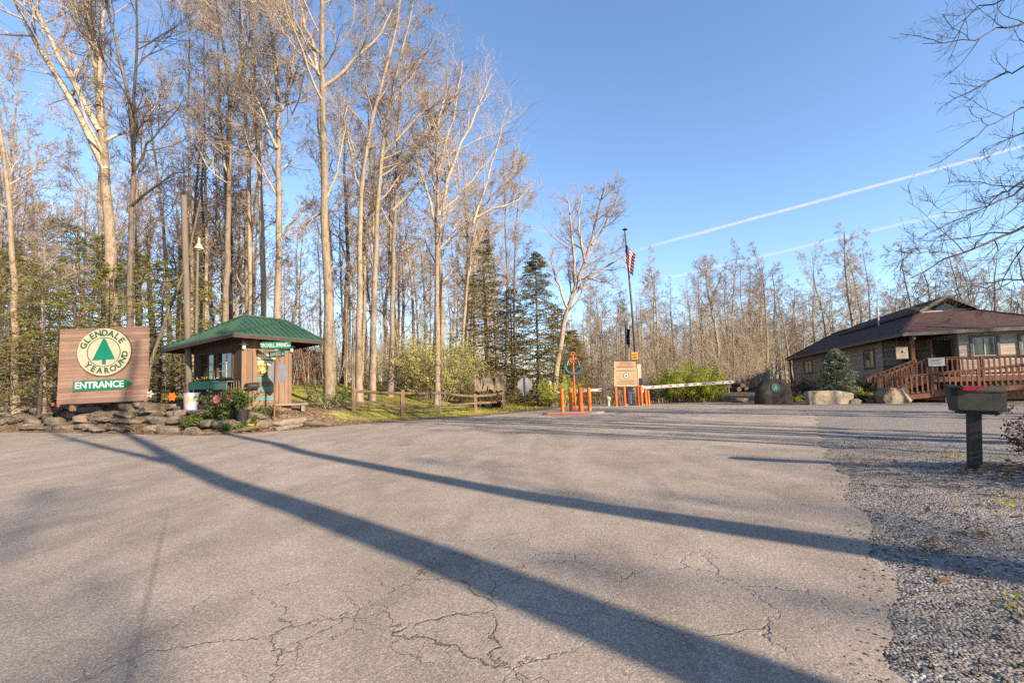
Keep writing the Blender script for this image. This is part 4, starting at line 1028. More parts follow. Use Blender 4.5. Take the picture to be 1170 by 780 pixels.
# street name post with the back of an octagonal plate
q = T(313, 482); Yp = q[1]; root = thing('street_name_post', (q[0], q[1], q[2]-.2), 'rusty post with two green street name blades and grey octagon back', 'sign')
zt = lambda py: float(P(316, py, Yp)[2])-q[2]+.2
dx = P(316, 405, Yp)[0]-q[0]; top = zt(405)
MB().tube([(0, 0, 0), (dx, 0, top)], .032, 8).build('post', M['brown_post'], root, True)
o8 = [(dx+.02+.36*math.cos(math.radians(22.5+45*i)), zt(425.5)+.40*math.sin(math.radians(22.5+45*i))) for i in range(8)]
MB().plate(o8, .036, .042).build('octagon_plate', M['sign_back'], root)
mb = MB(); mb.plate([(-.48, -.125), (.48, -.125), (.51, -.10), (.51, .10), (.48, .125), (-.48, .125), (-.51, .10), (-.51, -.10)], -.004, .004); bl = mb.build('upper_blade', M['sign_green'], root)
mb = MB(); mb.text('TROXELL SPRING', .185, (-.07, -.007, 0), bold=.004, sx=.66, ext=.002); mb.text('RD', .10, (.435, -.007, -.02), bold=.003, ext=.002); mb.build('lettering', M['white'], bl)
bl.location = (dx+.0, -.04, zt(394.5)); bl.rotation_euler = (0, .01, 0)
mb = MB(); mb.plate([(-.46, -.11), (.46, -.11), (.46, .11), (-.46, .11)], -.004, .004); bl = mb.build('lower_blade', M['sign_green'], root)
mb = MB(); mb.text('QUARTZ', .17, (-.07, -.007, 0), bold=.004, sx=.9, ext=.002); mb.text('RD', .10, (.36, -.007, -.02), bold=.003, ext=.002); mb.build('lettering', M['white'], bl)
bl.location = (dx+.0, 0, zt(404.5)); bl.rotation_euler = (0, .0, math.radians(-30))
MB().box((dx, 0, zt(399.5)), (.10, .06, .05)).build('bracket', M['galv'], root)

# ================================================================== split rail fence
root_q = T(404, 470)
posts = [(404, 470, 443), (460, 475, 445), (503, 473, 446), (543, 469.5, 450), (575, 466.5, 447)]
bases = [T(p[0], p[1]) for p in posts]; tops = [P(p[0]-.4, p[2], b[1])[2] for p, b in zip(posts, bases)]
o0 = bases[0]; root = thing('rail_fence', (o0[0], o0[1], o0[2]), 'brown two-rail wooden fence along the lawn by the road', 'fence')
rl = []
for i, (b, t) in enumerate(zip(bases, tops)):
    h = t-b[2]; s = .16 if i != 2 else .10
    MB().box((b[0]-o0[0], b[1]-o0[1], b[2]-o0[2]+h/2-.1), (s, s, h+.2), bev=.012, ry=-.02*(i-1), rz=.4).build('post', M['fence_wood'] if i != 2 else M['grey_wood'], root)
    rl.append((Vector(b-o0), h))
for (b, h), (b2, h2) in zip(rl[:-1], rl[1:]):
    for f in (.74, .26):
        hh = .98 if f > .5 else .42
        p0 = b+Vector((0, -.03, min(hh, h-.12) if f > .5 else .40)); p1 = b2+Vector((0, -.03, min(hh, h2-.12) if f > .5 else .40))
        MB().tube([p0-(p1-p0)*.02, p0+(p1-p0)*.5+Vector((0, 0, -.025)), p1+(p1-p0)*.02], [.06, .07, .06], 7).build('rail', M['fence_wood'], root)

# grey octagon of a road sign seen from behind
q = T(600.5, 469); root = thing('stop_sign', (q[0], q[1], q[2]-.1), 'grey back of an octagonal road sign on a thin post by the lawn', 'sign')
Yp = q[1]; zt = lambda py: float(P(600, py, Yp)[2])-q[2]+.1
MB().box((0, 0, zt(431)/2), (.05, .05, zt(431))).build('post', M['dark_metal'], root)
r8 = .40; MB().plate([(r8*math.cos(math.radians(22.5+45*i)), zt(439.5)+r8*math.sin(math.radians(22.5+45*i))) for i in range(8)], .03, .036).build('octagon_plate', M['sign_back'], root)
MB().plate([(-.12, zt(452)), (-.01, zt(452)), (-.01, zt(447)), (-.12, zt(447))], .028, .034).build('small_plate', M['cream'], root)

# open shelter with shaggy roof and things under it, behind the lawn
q = P(561, 452, 26.3); q[2] = gz(q[0], q[1]); root = thing('thatched_shelter', (q[0], q[1], q[2]), 'low open shelter with shaggy brown thatched roof beyond the lawn', 'shelter')
zt = lambda py: float(P(561, py, 26.3)[2])-q[2]
hw = .86; z0, z1 = zt(444), zt(430.5)
mb = MB(); n = 16; rr = np.random.default_rng(3)
sec = [(-.75, z0-.12), (-.62, z0+.2), (-.3, z1-.04), (0, z1), (.3, z1-.04), (.62, z0+.2), (.75, z0-.12), (.6, z0-.04), (0, z1-.25), (-.6, z0-.04)]
V = []; k = len(sec)
for i in range(n+1):
    x = -hw+2*hw*i/n
    for (yy, z) in sec: V.append((x+rr.normal()*.02, yy+rr.normal()*.06, z+rr.normal()*.06))
Fq = [(i*k+j, i*k+(j+1) % k, (i+1)*k+(j+1) % k, (i+1)*k+j) for i in range(n) for j in range(k)]+[tuple(range(k)), tuple(n*k+j for j in range(k))[::-1]]
mb.add(V, Fq); mb.build('thatch', M['thatch'], root)
for x in (-hw+.1, hw-.1):
    for y in (-.6, .6): MB().tube([(x, y*.8, -.1), (x, y*.8, z0+.2)], .045, 8).build('post', M['bark_dark'], root)
MB().box((0, 0, .32), (hw*1.6, .7, .05)).build('table_top', M['teal'], root)
MB().box((0, 0, .13), (hw*1.3, .45, .30)).build('table_base', M['interior'], root)

# ================================================================== front island with four orange bollards
def bollard(px_, pyb, pyt, w_px, mat, lab, group, collar=False):
    q = T(px_, pyb); Y = q[1]; t = P(px_-1.5, pyt, Y); h = t[2]-q[2]; r_ = w_px*Y/F/2
    o = thing('bollard', (q[0], q[1], q[2]-.03), lab, 'bollard', group)
    mb = MB(); mb.tube([(0, 0, 0), ((t[0]-q[0])*.5, 0, h*.5), ((t[0]-q[0]), 0, h)], r_, 16, 0, False)
    dx = t[0]-q[0]; mb.lathe([(r_, h), (r_*.85, h+r_*.25), (r_*.4, h+r_*.42), (0, h+r_*.46)], 16, (dx, 0, 0)); o_ = mb.build('pipe', M[mat], o, True)
    MB().lathe([(r_*1.35, 0), (r_*1.3, .045), (r_*1.02, .05)], 16).build('base_ring', M['concrete'], o, True)
    return o
GRP = 'orange bollards on the front island'
ci = T(655, 472.5)
isl = thing('island_kerb', (ci[0], ci[1], ci[2]-.02), 'low round-edged concrete island carrying four orange bollards', 'traffic island')
mb = MB(); hw = 1.28; pts = [(-hw, -.28), (-hw+.14, -.40), (hw-.3, -.42), (hw, -.3), (hw+.12, .1), (hw-.1, .36), (-hw+.1, .36), (-hw-.08, 0)]
V = [(x, y, 0) for x, y in pts]+[(x*.985, y*.96, .085) for x, y in pts]+[(x*.95, y*.86, .105) for x, y in pts]
k = len(pts); mb.add(V, [(i, (i+1) % k, k+(i+1) % k, k+i) for i in range(k)]+[(k+i, k+(i+1) % k, 2*k+(i+1) % k, 2*k+i) for i in range(k)]+[tuple(2*k+i for i in range(k))]); mb.build('slab', M['concrete'], isl)
MB().plate([(-hw*.9, .04), (hw*.5, .04), (hw*.5, .09), (-hw*.9, .09)], -.432, -.418).build('kerb_stripe', M['orange_dark'], isl)
bollard(643, 472.8, 443.5, 4.2, 'orange', 'left end bollard of four on the front island', GRP)
bollard(653, 471.8, 443.5, 4.4, 'orange', 'second bollard from left on the front island', GRP)
bollard(664.2, 472.2, 442.8, 5.2, 'orange_dark', 'thickest reddish bollard below the anchor on the front island', GRP)
bollard(674, 471.2, 442.8, 4.6, 'orange', 'right end bollard of four on the front island', GRP)
# anchor ornament on orange pole
q = T(661.5, 471.2); Y = q[1]; zt = lambda py: float(P(661, py, Y)[2])-q[2]
root = thing('anchor_ornament', (q[0]-.12, q[1]+.12, q[2]), 'blue and orange anchor figure on top of a thin orange pole', 'ornament')
MB().tube([(0, 0, 0), (-.05, 0, zt(424))], .036, 10).build('pole', M['orange'], root, True)
z0 = zt(427); mb = MB(); mb.tube([(-.05+.36*math.cos(t), 0, z0+.34+.34*math.sin(t)) for t in np.linspace(math.pi*1.02, math.pi*1.98, 15)], [.03+.03*math.sin(math.pi*i/14) for i in range(15)], 8)
for sgn in (-1, 1): mb.plate([(-.05+sgn*.44, z0+.28), (-.05+sgn*.27, z0+.30), (-.05+sgn*.36, z0+.50)], -.02, .02)
mb.build('anchor_arms', M['blue_paint'], root)
mb = MB(); mb.tube([(-.05, -.01, z0+.05), (-.05, -.01, zt(405.5))], .035, 8); mb.tube([(-.05+.08*math.cos(t), -.01, zt(403.5)+.08*math.sin(t)) for t in np.linspace(0, 6.283, 13)], .022, 6, 0, False); mb.build('anchor_shank', M['orange'], root); MB().bar((-.22, -.02, zt(409.5)), (.12, -.02, zt(409.5)), .03, .05).build('anchor_stock', M['orange'], root)
mb = MB(); mb.tube([(-.34, -.05, zt(417)), (-.27, -.05, zt(412)), (-.20, -.05, zt(411)), (-.14, -.06, zt(414)), (-.05, -.06, zt(411)), (.06, -.05, zt(414)), (.16, -.05, zt(411)), (.24, -.05, zt(417))], .022, 6); mb.build('chain', M['cream'], root)

# ================================================================== gate
GG = 'orange bollards round the gate board'
for px_, pb, pt_, w_, mt, lab in ((704.3, 464, 441, 3.0, 'orange_dark', 'leftmost bollard under the gate notice board'), (714.3, 463.6, 441.5, 3.2, 'orange_dark', 'bollard second from left under the gate notice board'), (719.2, 462.6, 443, 2.2, 'orange_dark', 'thin darker bollard behind the gate board centre'),
        (730.3, 463.2, 440, 3.0, 'orange', 'bollard under the right edge of the gate board'), (733.6, 463.2, 440.5, 2.6, 'orange', 'bollard touching the white post right of the gate board'), (738.6, 463, 443, 2.8, 'orange', 'bollard just right of the white gate post'), (741.8, 462.8, 445.5, 2.4, 'orange', 'rightmost shorter bollard of the gate')):
    bollard(px_, pb, pt_, w_, mt, lab, GG)
q = T(706, 463.4); o = thing('marker_post', (q[0], q[1]-.1, q[2]), 'stubby yellow marker beside the leftmost gate bollard', 'marker')
MB().lathe([(.09, 0), (.09, .26), (.06, .33), (0, .34)], 12).build('body', M['yellow'], o, True); MB().lathe([(.12, 0), (.12, .03), (.09, .035)], 12).build('foot', M['dark_metal'], o)
YG = float(T(716, 463)[1]); gx0 = T(716, 463)
def gp(px_, py): 
    p = P(px_, py, YG); return (p[0]-gx0[0], p[2]-gx0[2])
bd = thing('gate_notice_board', tuple(gx0), 'tan two-panel notice board with small tree emblem on the gate island', 'notice board')
def quad(px0, py0, px1, py1): 
    a, b, c, d = gp(px0, py1), gp(px1, py1), gp(px1, py0), gp(px0, py0); return [a, b, c, d]
up_ = MB().plate(quad(701.6, 412.6, 725.6, 420.6), -.20, -.16).build('upper_panel', M['tan_board'], bd)
lo_ = MB().plate(quad(701.5, 421.6, 727.6, 440.3), -.21, -.16).build('lower_panel', M['tan_board'], bd)
mb = MB()
for a, b in ((((701, 440.6)), (728.3, 440.6)), ((701, 421.3), (728, 421.3)), ((701.2, 412), (701.2, 440.8)), ((727.9, 421), (728.1, 440.8))):
    p, q2 = gp(*a), gp(*b); mb.bar((p[0], -.20, p[1]), (q2[0], -.20, q2[1]), .06, .05)
mb.build('frame', M['cream'], bd)
mb = MB(); a, b = gp(701, 411.8), gp(726, 411.8); mb.bar((a[0], -.2, a[1]), (b[0], -.2, b[1]), .12, .05); mb.build('top_cap', M['dark_metal'], bd)
mb = MB(); rr = np.random.default_rng(8)
def dashes(px0, px1, py, y, hpx=1.0):
    x = px0
    while x < px1:
        wv = 1.0+2.0*rr.random(); p, q2 = gp(x, py), gp(min(x+wv, px1), py); mb.box(((p[0]+q2[0])/2, y, p[1]), (q2[0]-p[0], .006, hpx*YG/F)); x += wv+.5
dashes(708, 720, 414.6, -.203, .9); dashes(707, 721, 416.6, -.203, .9); mb.build('faded_lines', M['brown_post'], up_)
mb = MB(); a, b = gp(704, 419.4), gp(723, 419); mb.bar((a[0], -.203, a[1]), (b[0], -.203, b[1]), .012, .05); mb.build('dark_stripe', M['dark_red'], up_)
mb = MB(); dashes(704, 725, 423.6, -.213, .8); dashes(707, 723, 434.6, -.213, .8); dashes(704.5, 724, 436.6, -.213, .8); dashes(704.5, 725, 438.4, -.213, .7); mb.build('faded_lines', M['brown_post'], lo_)
c = gp(714.4, 429.3); k = YG/F
mb = MB(); mb.plate([(c[0]+3.4*k*math.cos(t), c[1]+3.4*k*math.sin(t)) for t in np.linspace(0, 6.283, 25)[:-1]], -.216, -.2105); em = mb.build('emblem', M['navy'], lo_)
MB().plate([(c[0]+2.8*k*math.cos(t), c[1]+2.8*k*math.sin(t)) for t in np.linspace(0, 6.283, 25)[:-1]], -.220, -.217).build('emblem_face', M['white'], em)
MB().plate([(c[0]-1.5*k, c[1]-1.2*k), (c[0]+1.5*k, c[1]-1.2*k), (c[0], c[1]+2.0*k)], -.225, -.221).build('emblem_tree', M['navy'], em)
for p_ in (703.5, 724.5): a = gp(p_, 440); MB().box((a[0], -.12, a[1]/2+.35), (.08, .07, a[1]+1.9-.7)).build('post', M['grey_wood'], bd)
# control cabinet and pedestal
q = P(720.5, 463, YG+.25); q[2] = gz(q[0], q[1]); o = thing('gate_motor_post', tuple(q), 'pale grey metal motor pedestal under the gate notice board', 'gate motor')
MB().box((0, 0, .55), (.30, .25, 1.1), bev=.015).build('cabinet', M['galv'], o); MB().box((0, 0, .03), (.62, .5, .09), bev=.01).build('base', M['concrete'], o); MB().box((0, -.13, .7), (.2, .012, .3)).build('door', M['white'], o)
q = P(733.2, 463, YG+.3); q[2] = gz(q[0], q[1]); o = thing('control_box', tuple(q), 'white control box on a dark post right of the notice board', 'control box')
zt = lambda py: float(P(731, py, YG+.3)[2])-q[2]
MB().box((-.08, 0, zt(432)/2), (.09, .09, zt(432))).build('post', M['dark_metal'], o)
MB().box((-.10, 0, (zt(416)+zt(432))/2), (.26, .2, zt(416)-zt(432)), bev=.02).build('box', M['cream'], o)
MB().box((-.02, -.02, zt(435)), (.22, .18, zt(431.5)-zt(437.5)), bev=.01).build('reader', M['navy'], o)
q = P(735, 463.2, YG-.3); q[2] = gz(q[0], q[1]); o = thing('white_gate_post', tuple(q), 'slim white post carrying the right barrier arm', 'post')
zt = lambda py: float(P(735, py, YG-.3)[2])-q[2]
MB().box((0, 0, zt(440)/2), (.10, .10, zt(440)), bev=.01).build('shaft', M['white'], o); MB().box((0, 0, .03), (.26, .26, .06), bev=.01).build('base_plate', M['galv'], o)
q = P(729, 463, YG+.8); q[2] = gz(q[0], q[1]); o = thing('caution_box', tuple(q), 'square yellow caution box raised above the notice board', 'sign')
zt = lambda py: float(P(727, py, YG+.8)[2])-q[2]
MB().box((-.08, 0, zt(411)/2), (.06, .06, zt(411))).build('post', M['dark_metal'], o)
bx_ = MB().box((-.12, -.05, zt(406.6)), (.40, .22, .44), bev=.015).build('box', M['yellow'], o)
MB().box((-.12, -.165, zt(405.2)), (.26, .012, .10)).build('upper_slot', M['brown_post'], bx_); MB().box((-.12, -.165, zt(408.3)), (.26, .012, .12)).build('lower_slot', M['brown_post'], bx_)
# barrier arms
def arm(pa, pb, Ya, Yb, lab, segs, seed, fat):
    a, b = np.array(P(*pa, Ya)), np.array(P(*pb, Yb)); o = thing('barrier_arm', tuple(a), lab, 'barrier', 'barrier arms of the gate')
    d = b-a; MB().bar((0, 0, 0), d, .06, fat).build('boom', M['white'], o); u = d/np.linalg.norm(d); L = np.linalg.norm(d)
    for f in segs:
        p = d*f; hl = .07+.06*abs(math.sin(f*37+seed)); MB().bar(p-u*hl, p+u*hl, .066, fat*.42).build('red_band', M['dark_red'], o)
    MB().box((0, .02, -.02), (.22, .2, .24), bev=.02).build('hinge', M['galv'], o)
arm((722, 443.6), (624.5, 447.8), YG+.1, YG+.9, 'red-banded white arm reaching left from the gate board', [.04, .11, .19, .27, .36, .55, .66, .8, .9, .97], 1, .15)
arm((735.5, 442.8), (838, 436), YG-.3, YG-.5, 'red-banded white arm raised slightly to the right of the gate', [.1, .2, .3, .38, .47, .57, .67, .78, .88, .96], 2, .16)
# cream hydrant-like marker, plus two little posts at the left of the arm
q = T(695.3, 463.6); o = thing('cream_marker', tuple(q), 'short cream utility marker with wide head left of the gate', 'marker')
MB().lathe([(.10, 0), (.085, .05), (.09, .30), (.14, .34), (.14, .50), (.10, .54), (0, .55)], 14).build('body', M['cream'], o, True); MB().lathe([(.15, .36), (.15, .40)], 14).build('band', M['tan_board'], o)
for px_, pyt, pyb, lab, mt in ((629.5, 435, 461, 'white-topped thin marker post at the end of the left arm', 'white'), (624.5, 448, 461.5, 'dark wooden stub below the tip of the left arm', 'fence_wood')):
    q = P(px_, pyb, 27.5); q[2] = gz(q[0], q[1]); zt = float(P(px_, pyt, 27.5)[2])-q[2]; o = thing('marker_post', tuple(q), lab, 'post')
    MB().box((0, 0, zt*.36), (.07, .07, zt*.72)).build('stake', M['fence_wood'], o); MB().box((0, -.01, zt*.86), (.11, .05, zt*.27)).build('top_plate', M[mt], o)

# ================================================================== flagpoles
def flag_mesh(w_, h_, drop, folds, seed):
    rr = np.random.default_rng(seed); nu, nv = 34, 22; u = np.linspace(0, 1, nu); v = np.linspace(0, 1, nv); U, Vv = np.meshgrid(u, v)
    x = .03+w_*(U*.75+.25*np.sin(U*2.2))*(.55+.45*Vv)+.05*np.sin(U*9+Vv*2); y = .11*np.sin(U*folds+Vv*1.5)*np.minimum(U*3, 1)+.05*np.sin(U*folds*1.9+1)
    z = -(1-Vv)*h_-U**.9*drop
    me = np_mesh('flag', np.stack([x, y, z], -1).reshape(-1, 3), [np.array([[j*nu+i, j*nu+i+1, (j+1)*nu+i+1, (j+1)*nu+i] for j in range(nv-1) for i in range(nu-1)])])
    uv = me.uv_layers.new(name='UVMap'); li = np.empty(len(me.loops), np.int32); me.loops.foreach_get('vertex_index', li)
    uv.data.foreach_set('uv', np.stack([U.ravel()[li], Vv.ravel()[li]], 1).ravel().astype(np.float32)); return me
Yf = YG+1.6; b = P(729.5, 463, Yf); b[2] = gz(b[0], b[1]); t = np.array(P(714, 263, Yf)); o = thing('flagpole', tuple(b), 'tall dark flagpole leaning left above the gate board', 'flagpole')
d = t-b; MB().tube([(0, 0, 0), d*.5+np.array([.06, 0, 0]), d], [.085, .065, .045], 12).build('shaft', M['dark_metal'], o, True)
MB().lathe([(.03, 0), (.16, .02), (.17, .05), (.05, .12), (0, .14)], 14, tuple(d)).build('truck_cap', M['black'], o, True)
MB().tube([d*.08+np.array([.07, -.06, 0]), d*.5+np.array([.12, -.06, 0]), d*.985+np.array([.05, -.03, 0])], .008, 5).build('halyard', M['cream'], o)
f = t-d*.075; fo = thing('striped_flag', tuple(f), 'red and white striped flag with blue canton hanging limp on the tall pole', 'flag')
ch = link('cloth', flag_mesh(.74, 1.25, 1.0, 11, 3), M['flag'], fo); ch.location = (-.16, -.14, 0)
MB().tube([(0, 0, 0), (.02, 0, -.95)], .012, 6).build('hoist_rope', M['cream'], fo)
Yf2 = YG+2.2; b = P(716.5, 463, Yf2); b[2] = gz(b[0], b[1]); t = np.array(P(714.5, 366, Yf2)); o = thing('short_flagpole', tuple(b), 'shorter thin grey flagpole behind the gate board', 'flagpole')
d = t-b; MB().tube([(0, 0, 0), d], [.05, .03], 10).build('shaft', M['dark_metal'], o, True); MB().lathe([(.02, 0), (.06, .03), (.06, .07), (0, .11)], 10, tuple(d)).build('finial', M['galv'], o, True)
fo = thing('navy_flag', tuple(t-d*.04), 'furled navy blue flag hanging on the shorter pole', 'flag'); ch = link('cloth', flag_mesh(.22, .95, .62, 14, 9), M['flag_navy'], fo); ch.location = (-.02, -.08, 0)
MB().tube([(0, 0, 0), (.02, 0, -.95)], .012, 6).build('hoist_rope', M['cream'], fo)
b = P(719.5, 463, Yf2+.2); b[2] = gz(b[0], b[1]); t = np.array(P(717.8, 372, Yf2+.2)); o = thing('bare_flagpole', tuple(b), 'bare thin flagpole next to the furled navy flag', 'flagpole')
d = t-b; MB().tube([(0, 0, 0), d], [.05, .03], 10).build('shaft', M['galv'], o, True); MB().lathe([(.02, 0), (.06, .03), (.06, .07), (0, .11)], 10, tuple(d)).build('finial', M['galv'], o, True)

# ================================================================== house
A0 = math.radians(19.5); u_ = np.array([math.sin(A0), math.cos(A0), 0]); v_ = np.array([math.cos(A0), -math.sin(A0), 0])
YC = 24.0; P0 = np.array(P(1031, 380.5, YC)); ze = float(P0[2])
base = np.array([P0[0], P0[1], 0]); gh = gz(P0[0]+2, P0[1]+2)
house = thing('office_house', tuple(base), 'long brown lap-sided single-storey house with maroon hip roof at right', 'house', rz=-A0)
# local: x along the front (v), y along the long side (u)
Wd, Ld = 7.4, 27.0; sg = 4.0
def hp(p): d = np.asarray(p)-base; return np.array([d@v_, d@u_, d[2]])
pitch = .60; rr_ = Wd/2*pitch; zb = ze+2.5*pitch
E0, E1, E2, E3 = (0, 0, ze), (Wd, 0, ze), (Wd, Ld, ze), (0, Ld, ze); BL, BR = (2.5, sg, zb), (Wd-2.5, sg, zb); R0, R1 = (Wd/2, sg, ze+rr_), (Wd/2, Ld-3.7, ze+rr_)
mb = MB(); V = [E0, E1, E2, E3, BL, BR, R0, R1]; th = .12
V2 = V+[(x, y, z-th) for x, y, z in V[:4]]
mb.add(V2, [(0, 1, 5, 4), (0, 4, 6, 7, 3), (1, 2, 7, 6, 5), (2, 3, 7), (0, 1, 9, 8), (1, 2, 10, 9), (2, 3, 11, 10), (3, 0, 8, 11), (8, 9, 10, 11)])
rf = mb.build('roof', M['shingle'], house)
mb = MB()
for p, q in ((E0, E1), (E1, E2), (E2, E3), (E3, E0)): mb.bar(up(p, -.07), up(q, -.07), .035, .17)
mb.build('gutter', M['trim_grey'], rf)
mb = MB()
for p, q in ((E0, BL), (E1, BR), (E2, R1), (E3, R1), (R0, R1)): mb.bar(up(p, .015), up(q, .015), .22, .035)
mb.build('ridge_cap', M['shingle'], rf)
# raised upper roof with front gable
gw = 1.35; z_r = ze+rr_+.16; zl_ = z_r-gw*pitch
def slab(mb, a, b, c, d, t=.09): 
    V = [a, b, c, d]+[up(p, -t) for p in (a, b, c, d)]; mb.add(V, [(0, 1, 2, 3), (7, 6, 5, 4), (0, 4, 5, 1), (1, 5, 6, 2), (2, 6, 7, 3), (3, 7, 4, 0)])
mb = MB(); y0, y1 = sg-.35, Ld*.66
slab(mb, (Wd/2-gw, y0, zl_), (Wd/2, y0, z_r), (Wd/2, y1, z_r), (Wd/2-gw, y1, zl_)); slab(mb, (Wd/2+gw, y0, zl_), (Wd/2, y0, z_r-.002), (Wd/2, y1, z_r-.002), (Wd/2+gw, y1, zl_))
ur = mb.build('upper_roof', M['shingle'], house)
mb = MB(); mb.bar((Wd/2-gw-.02, y0-.02, zl_-.07), (Wd/2, y0-.02, z_r-.07), .04, .16); mb.bar((Wd/2+gw+.02, y0-.02, zl_-.07), (Wd/2, y0-.02, z_r-.07), .04, .16); mb.build('barge_board', M['trim_grey'], ur)
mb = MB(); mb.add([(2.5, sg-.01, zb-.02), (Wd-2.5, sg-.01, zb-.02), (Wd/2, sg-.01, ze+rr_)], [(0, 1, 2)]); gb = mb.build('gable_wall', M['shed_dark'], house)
mb = MB(); mb.add([(3.05, sg-.02, zb+.06), (Wd-3.05, sg-.02, zb+.06), (Wd/2, sg-.02, ze+rr_-.26)], [(0, 1, 2)]); mb.build('gable_window', M['glass'], gb)
mb = MB(); mb.bar((2.5, sg-.04, zb+.0), (Wd-2.5, sg-.04, zb+.0), .05, .07); mb.build('sill', M['white'], gb)
q = hp(P(1037, 352, 30)); MB().tube([(2.2, 9.0, ze+1.2), (2.2, 9.0, ze+2.55)], .05, 10).build('vent_pipe', M['white'], house)
# walls
i_ = .6; fz = ze-2.45; z0 = -.2; zt_ = ze-.13; porch_x, porch_y = 2.35, 3.6
def px_front(p): return along(base+np.array([0, 0, ze])+v_*i_+u_*i_, v_, p)+i_
def px_side(p): return along(base+np.array([0, 0, ze])+v_*i_+u_*i_, u_, p)+i_
porch_x = px_front(1093); porch_y = px_side(1008)
def opening_wall(name, axis, fixed, a0, a1, z0, z1, holes, mat, parent, th=.14):
    """wall along axis x or y with rectangular openings"""
    mb = MB(); cuts = sorted(holes, key=lambda h: h[0]); cur = a0
    def blk(s0, s1, b0, b1):
        if s1-s0 < 1e-3 or b1-b0 < 1e-3: return
        c = ((s0+s1)/2, fixed, (b0+b1)/2) if axis == 'x' else (fixed, (s0+s1)/2, (b0+b1)/2)
        sz = (s1-s0, th, b1-b0) if axis == 'x' else (th, s1-s0, b1-b0); mb.box(c, sz)
    for h0, h1, b0, b1 in cuts: blk(cur, h0, z0, z1); blk(h0, h1, z0, b0); blk(h0, h1, b1, z1); cur = h1
    blk(cur, a1, z0, z1); return mb.build(name, mat, parent)
def window(axis, fixed, a0, a1, b0, b1, outward, parent, pane='glass', mull=1, trim=.11):
    m = MB(); X = (lambda a, o, z: (a, fixed+o*outward, z)) if axis == 'x' else (lambda a, o, z: (fixed+o*outward, a, z))
    def bx(m, s0, s1, c0, c1, o, t):
        c = X((s0+s1)/2, o, (c0+c1)/2); sz = (s1-s0, t, c1-c0) if axis == 'x' else (t, s1-s0, c1-c0); m.box(c, sz)
    bx(m, a0-trim, a1+trim, b1, b1+trim, .095, .06); bx(m, a0-trim, a1+trim, b0-trim, b0, .095, .06); bx(m, a0-trim, a0, b0, b1, .095, .058); bx(m, a1, a1+trim, b0, b1, .095, .058)
    fr = m.build('window', M['trim_grey'], parent)
    m = MB(); t = .045
    bx(m, a0, a1, b1-t, b1, .06, .05); bx(m, a0, a1, b0, b0+t, .06, .05); bx(m, a0, a0+t, b0+t, b1-t, .06, .049); bx(m, a1-t, a1, b0+t, b1-t, .06, .049)
    for k in range(mull): c = a0+(a1-a0)*(k+1)/(mull+1); bx(m, c-t*.6, c+t*.6, b0+t, b1-t, .06, .048)
    m.build('frame', M['cream'] if pane == 'glass_warm' else M['galv'], fr)
    m = MB(); bx(m, a0+t, a1-t, b0+t, b1-t, .035, .012); m.build('pane', M[pane], fr)
zP = lambda px_, py, Y: float(P(px_, py, Y)[2])
wf = [(px_front(1108.5), px_front(1136)), (px_front(1164), px_front(1164)+1.1)]; b0, b1 = ze-1.35, ze-.38
front_h = [(a, c, b0, b1) for a, c in wf if c < Wd-i_]
opening_wall('front_wall', 'x', i_, porch_x, Wd-i_, z0, zt_, front_h, M['siding'], house)
for a, c, e0, e1 in front_h: window('x', i_, a, c, e0, e1, -1, house)
ws = [(px_side(v0), px_side(v1)) for v0, v1 in ((999, 988), (952, 941), (928, 919))]; s0_, s1_ = ze-1.62, ze-.55
side_h = [(min(a, c), max(a, c), s0_, s1_) for a, c in ws]
opening_wall('side_wall', 'y', i_, porch_y, Ld-i_, z0, zt_, side_h, M['siding'], house)
for a, c, e0, e1 in side_h: window('y', i_, a, c, e0, e1, -1, house, 'glass_warm')
opening_wall('right_wall', 'y', Wd-i_, i_, Ld-i_, z0, zt_, [], M['siding'], house); opening_wall('back_wall', 'x', Ld-i_, i_, Wd-i_, z0, zt_, [], M['siding'], house)
opening_wall('porch_side_wall', 'y', porch_x+.07, i_+.07, porch_y, fz, zt_, [(i_+1.2, i_+2.2, fz, fz+2.05)], M['siding'], house)
opening_wall('porch_back_wall', 'x', porch_y+.07, i_, porch_x, fz, zt_, [(i_+.95, i_+1.55, fz+.6, fz+1.7)], M['siding'], house)
dr = MB().box((porch_x+.07, i_+1.7, fz+1.02), (.05, .96, 2.02)).build('door', M['interior'], house); MB().box((porch_x+.03, i_+1.7, fz+1.35), (.02, .6, 1.0)).build('door_pane', M['glass'], dr); MB().tube([(porch_x+.0, i_+1.3, fz+1.0), (porch_x-.04, i_+1.3, fz+1.0)], .03, 8).build('handle', M['galv'], dr)
window('x', porch_y+.07, i_+1.0, i_+1.5, fz+.65, fz+1.65, -1, house)
MB().box(((i_+porch_x)/2, (i_+porch_y)/2, (fz+z0)/2), (porch_x-i_, porch_y-i_, fz-z0)).build('porch_floor', M['deck_wood'], house)
MB().box((Wd/2, Ld/2+.5, .9), (Wd-1.6, Ld-3, .1)).build('room_floor', M['interior'], house)
MB().box((porch_x-.55, i_+.3, fz+1.02), (.75, .04, 2.05)).build('porch_screen', M['interior'], house)  # near-black colour stands in for the porch darkness behind the screen
for x in (porch_x-1.0, porch_x-.12): MB().box((x, i_+.3, fz+1.05), (.09, .08, 2.1)).build('screen_jamb', M['deck_wood'], house)
MB().box((i_+.02, i_+.02, (fz+zt_)/2), (.17, .17, zt_-fz)).build('porch_post', M['brown_post'], house)
MB().box((.35, Ld-.5, zt_/2), (.14, .14, zt_)).build('rear_post', M['brown_post'], house)
mb = MB(); mb.tube([(i_, .3, zt_-.02), (i_, .28, zt_-.10)], .03, 8); mb.lathe([(.03, 0), (.07, .05), (.06, .12), (.03, .14)], 12, (i_, .28, zt_-.24)); mb.build('eave_lamp', M['white'], house)
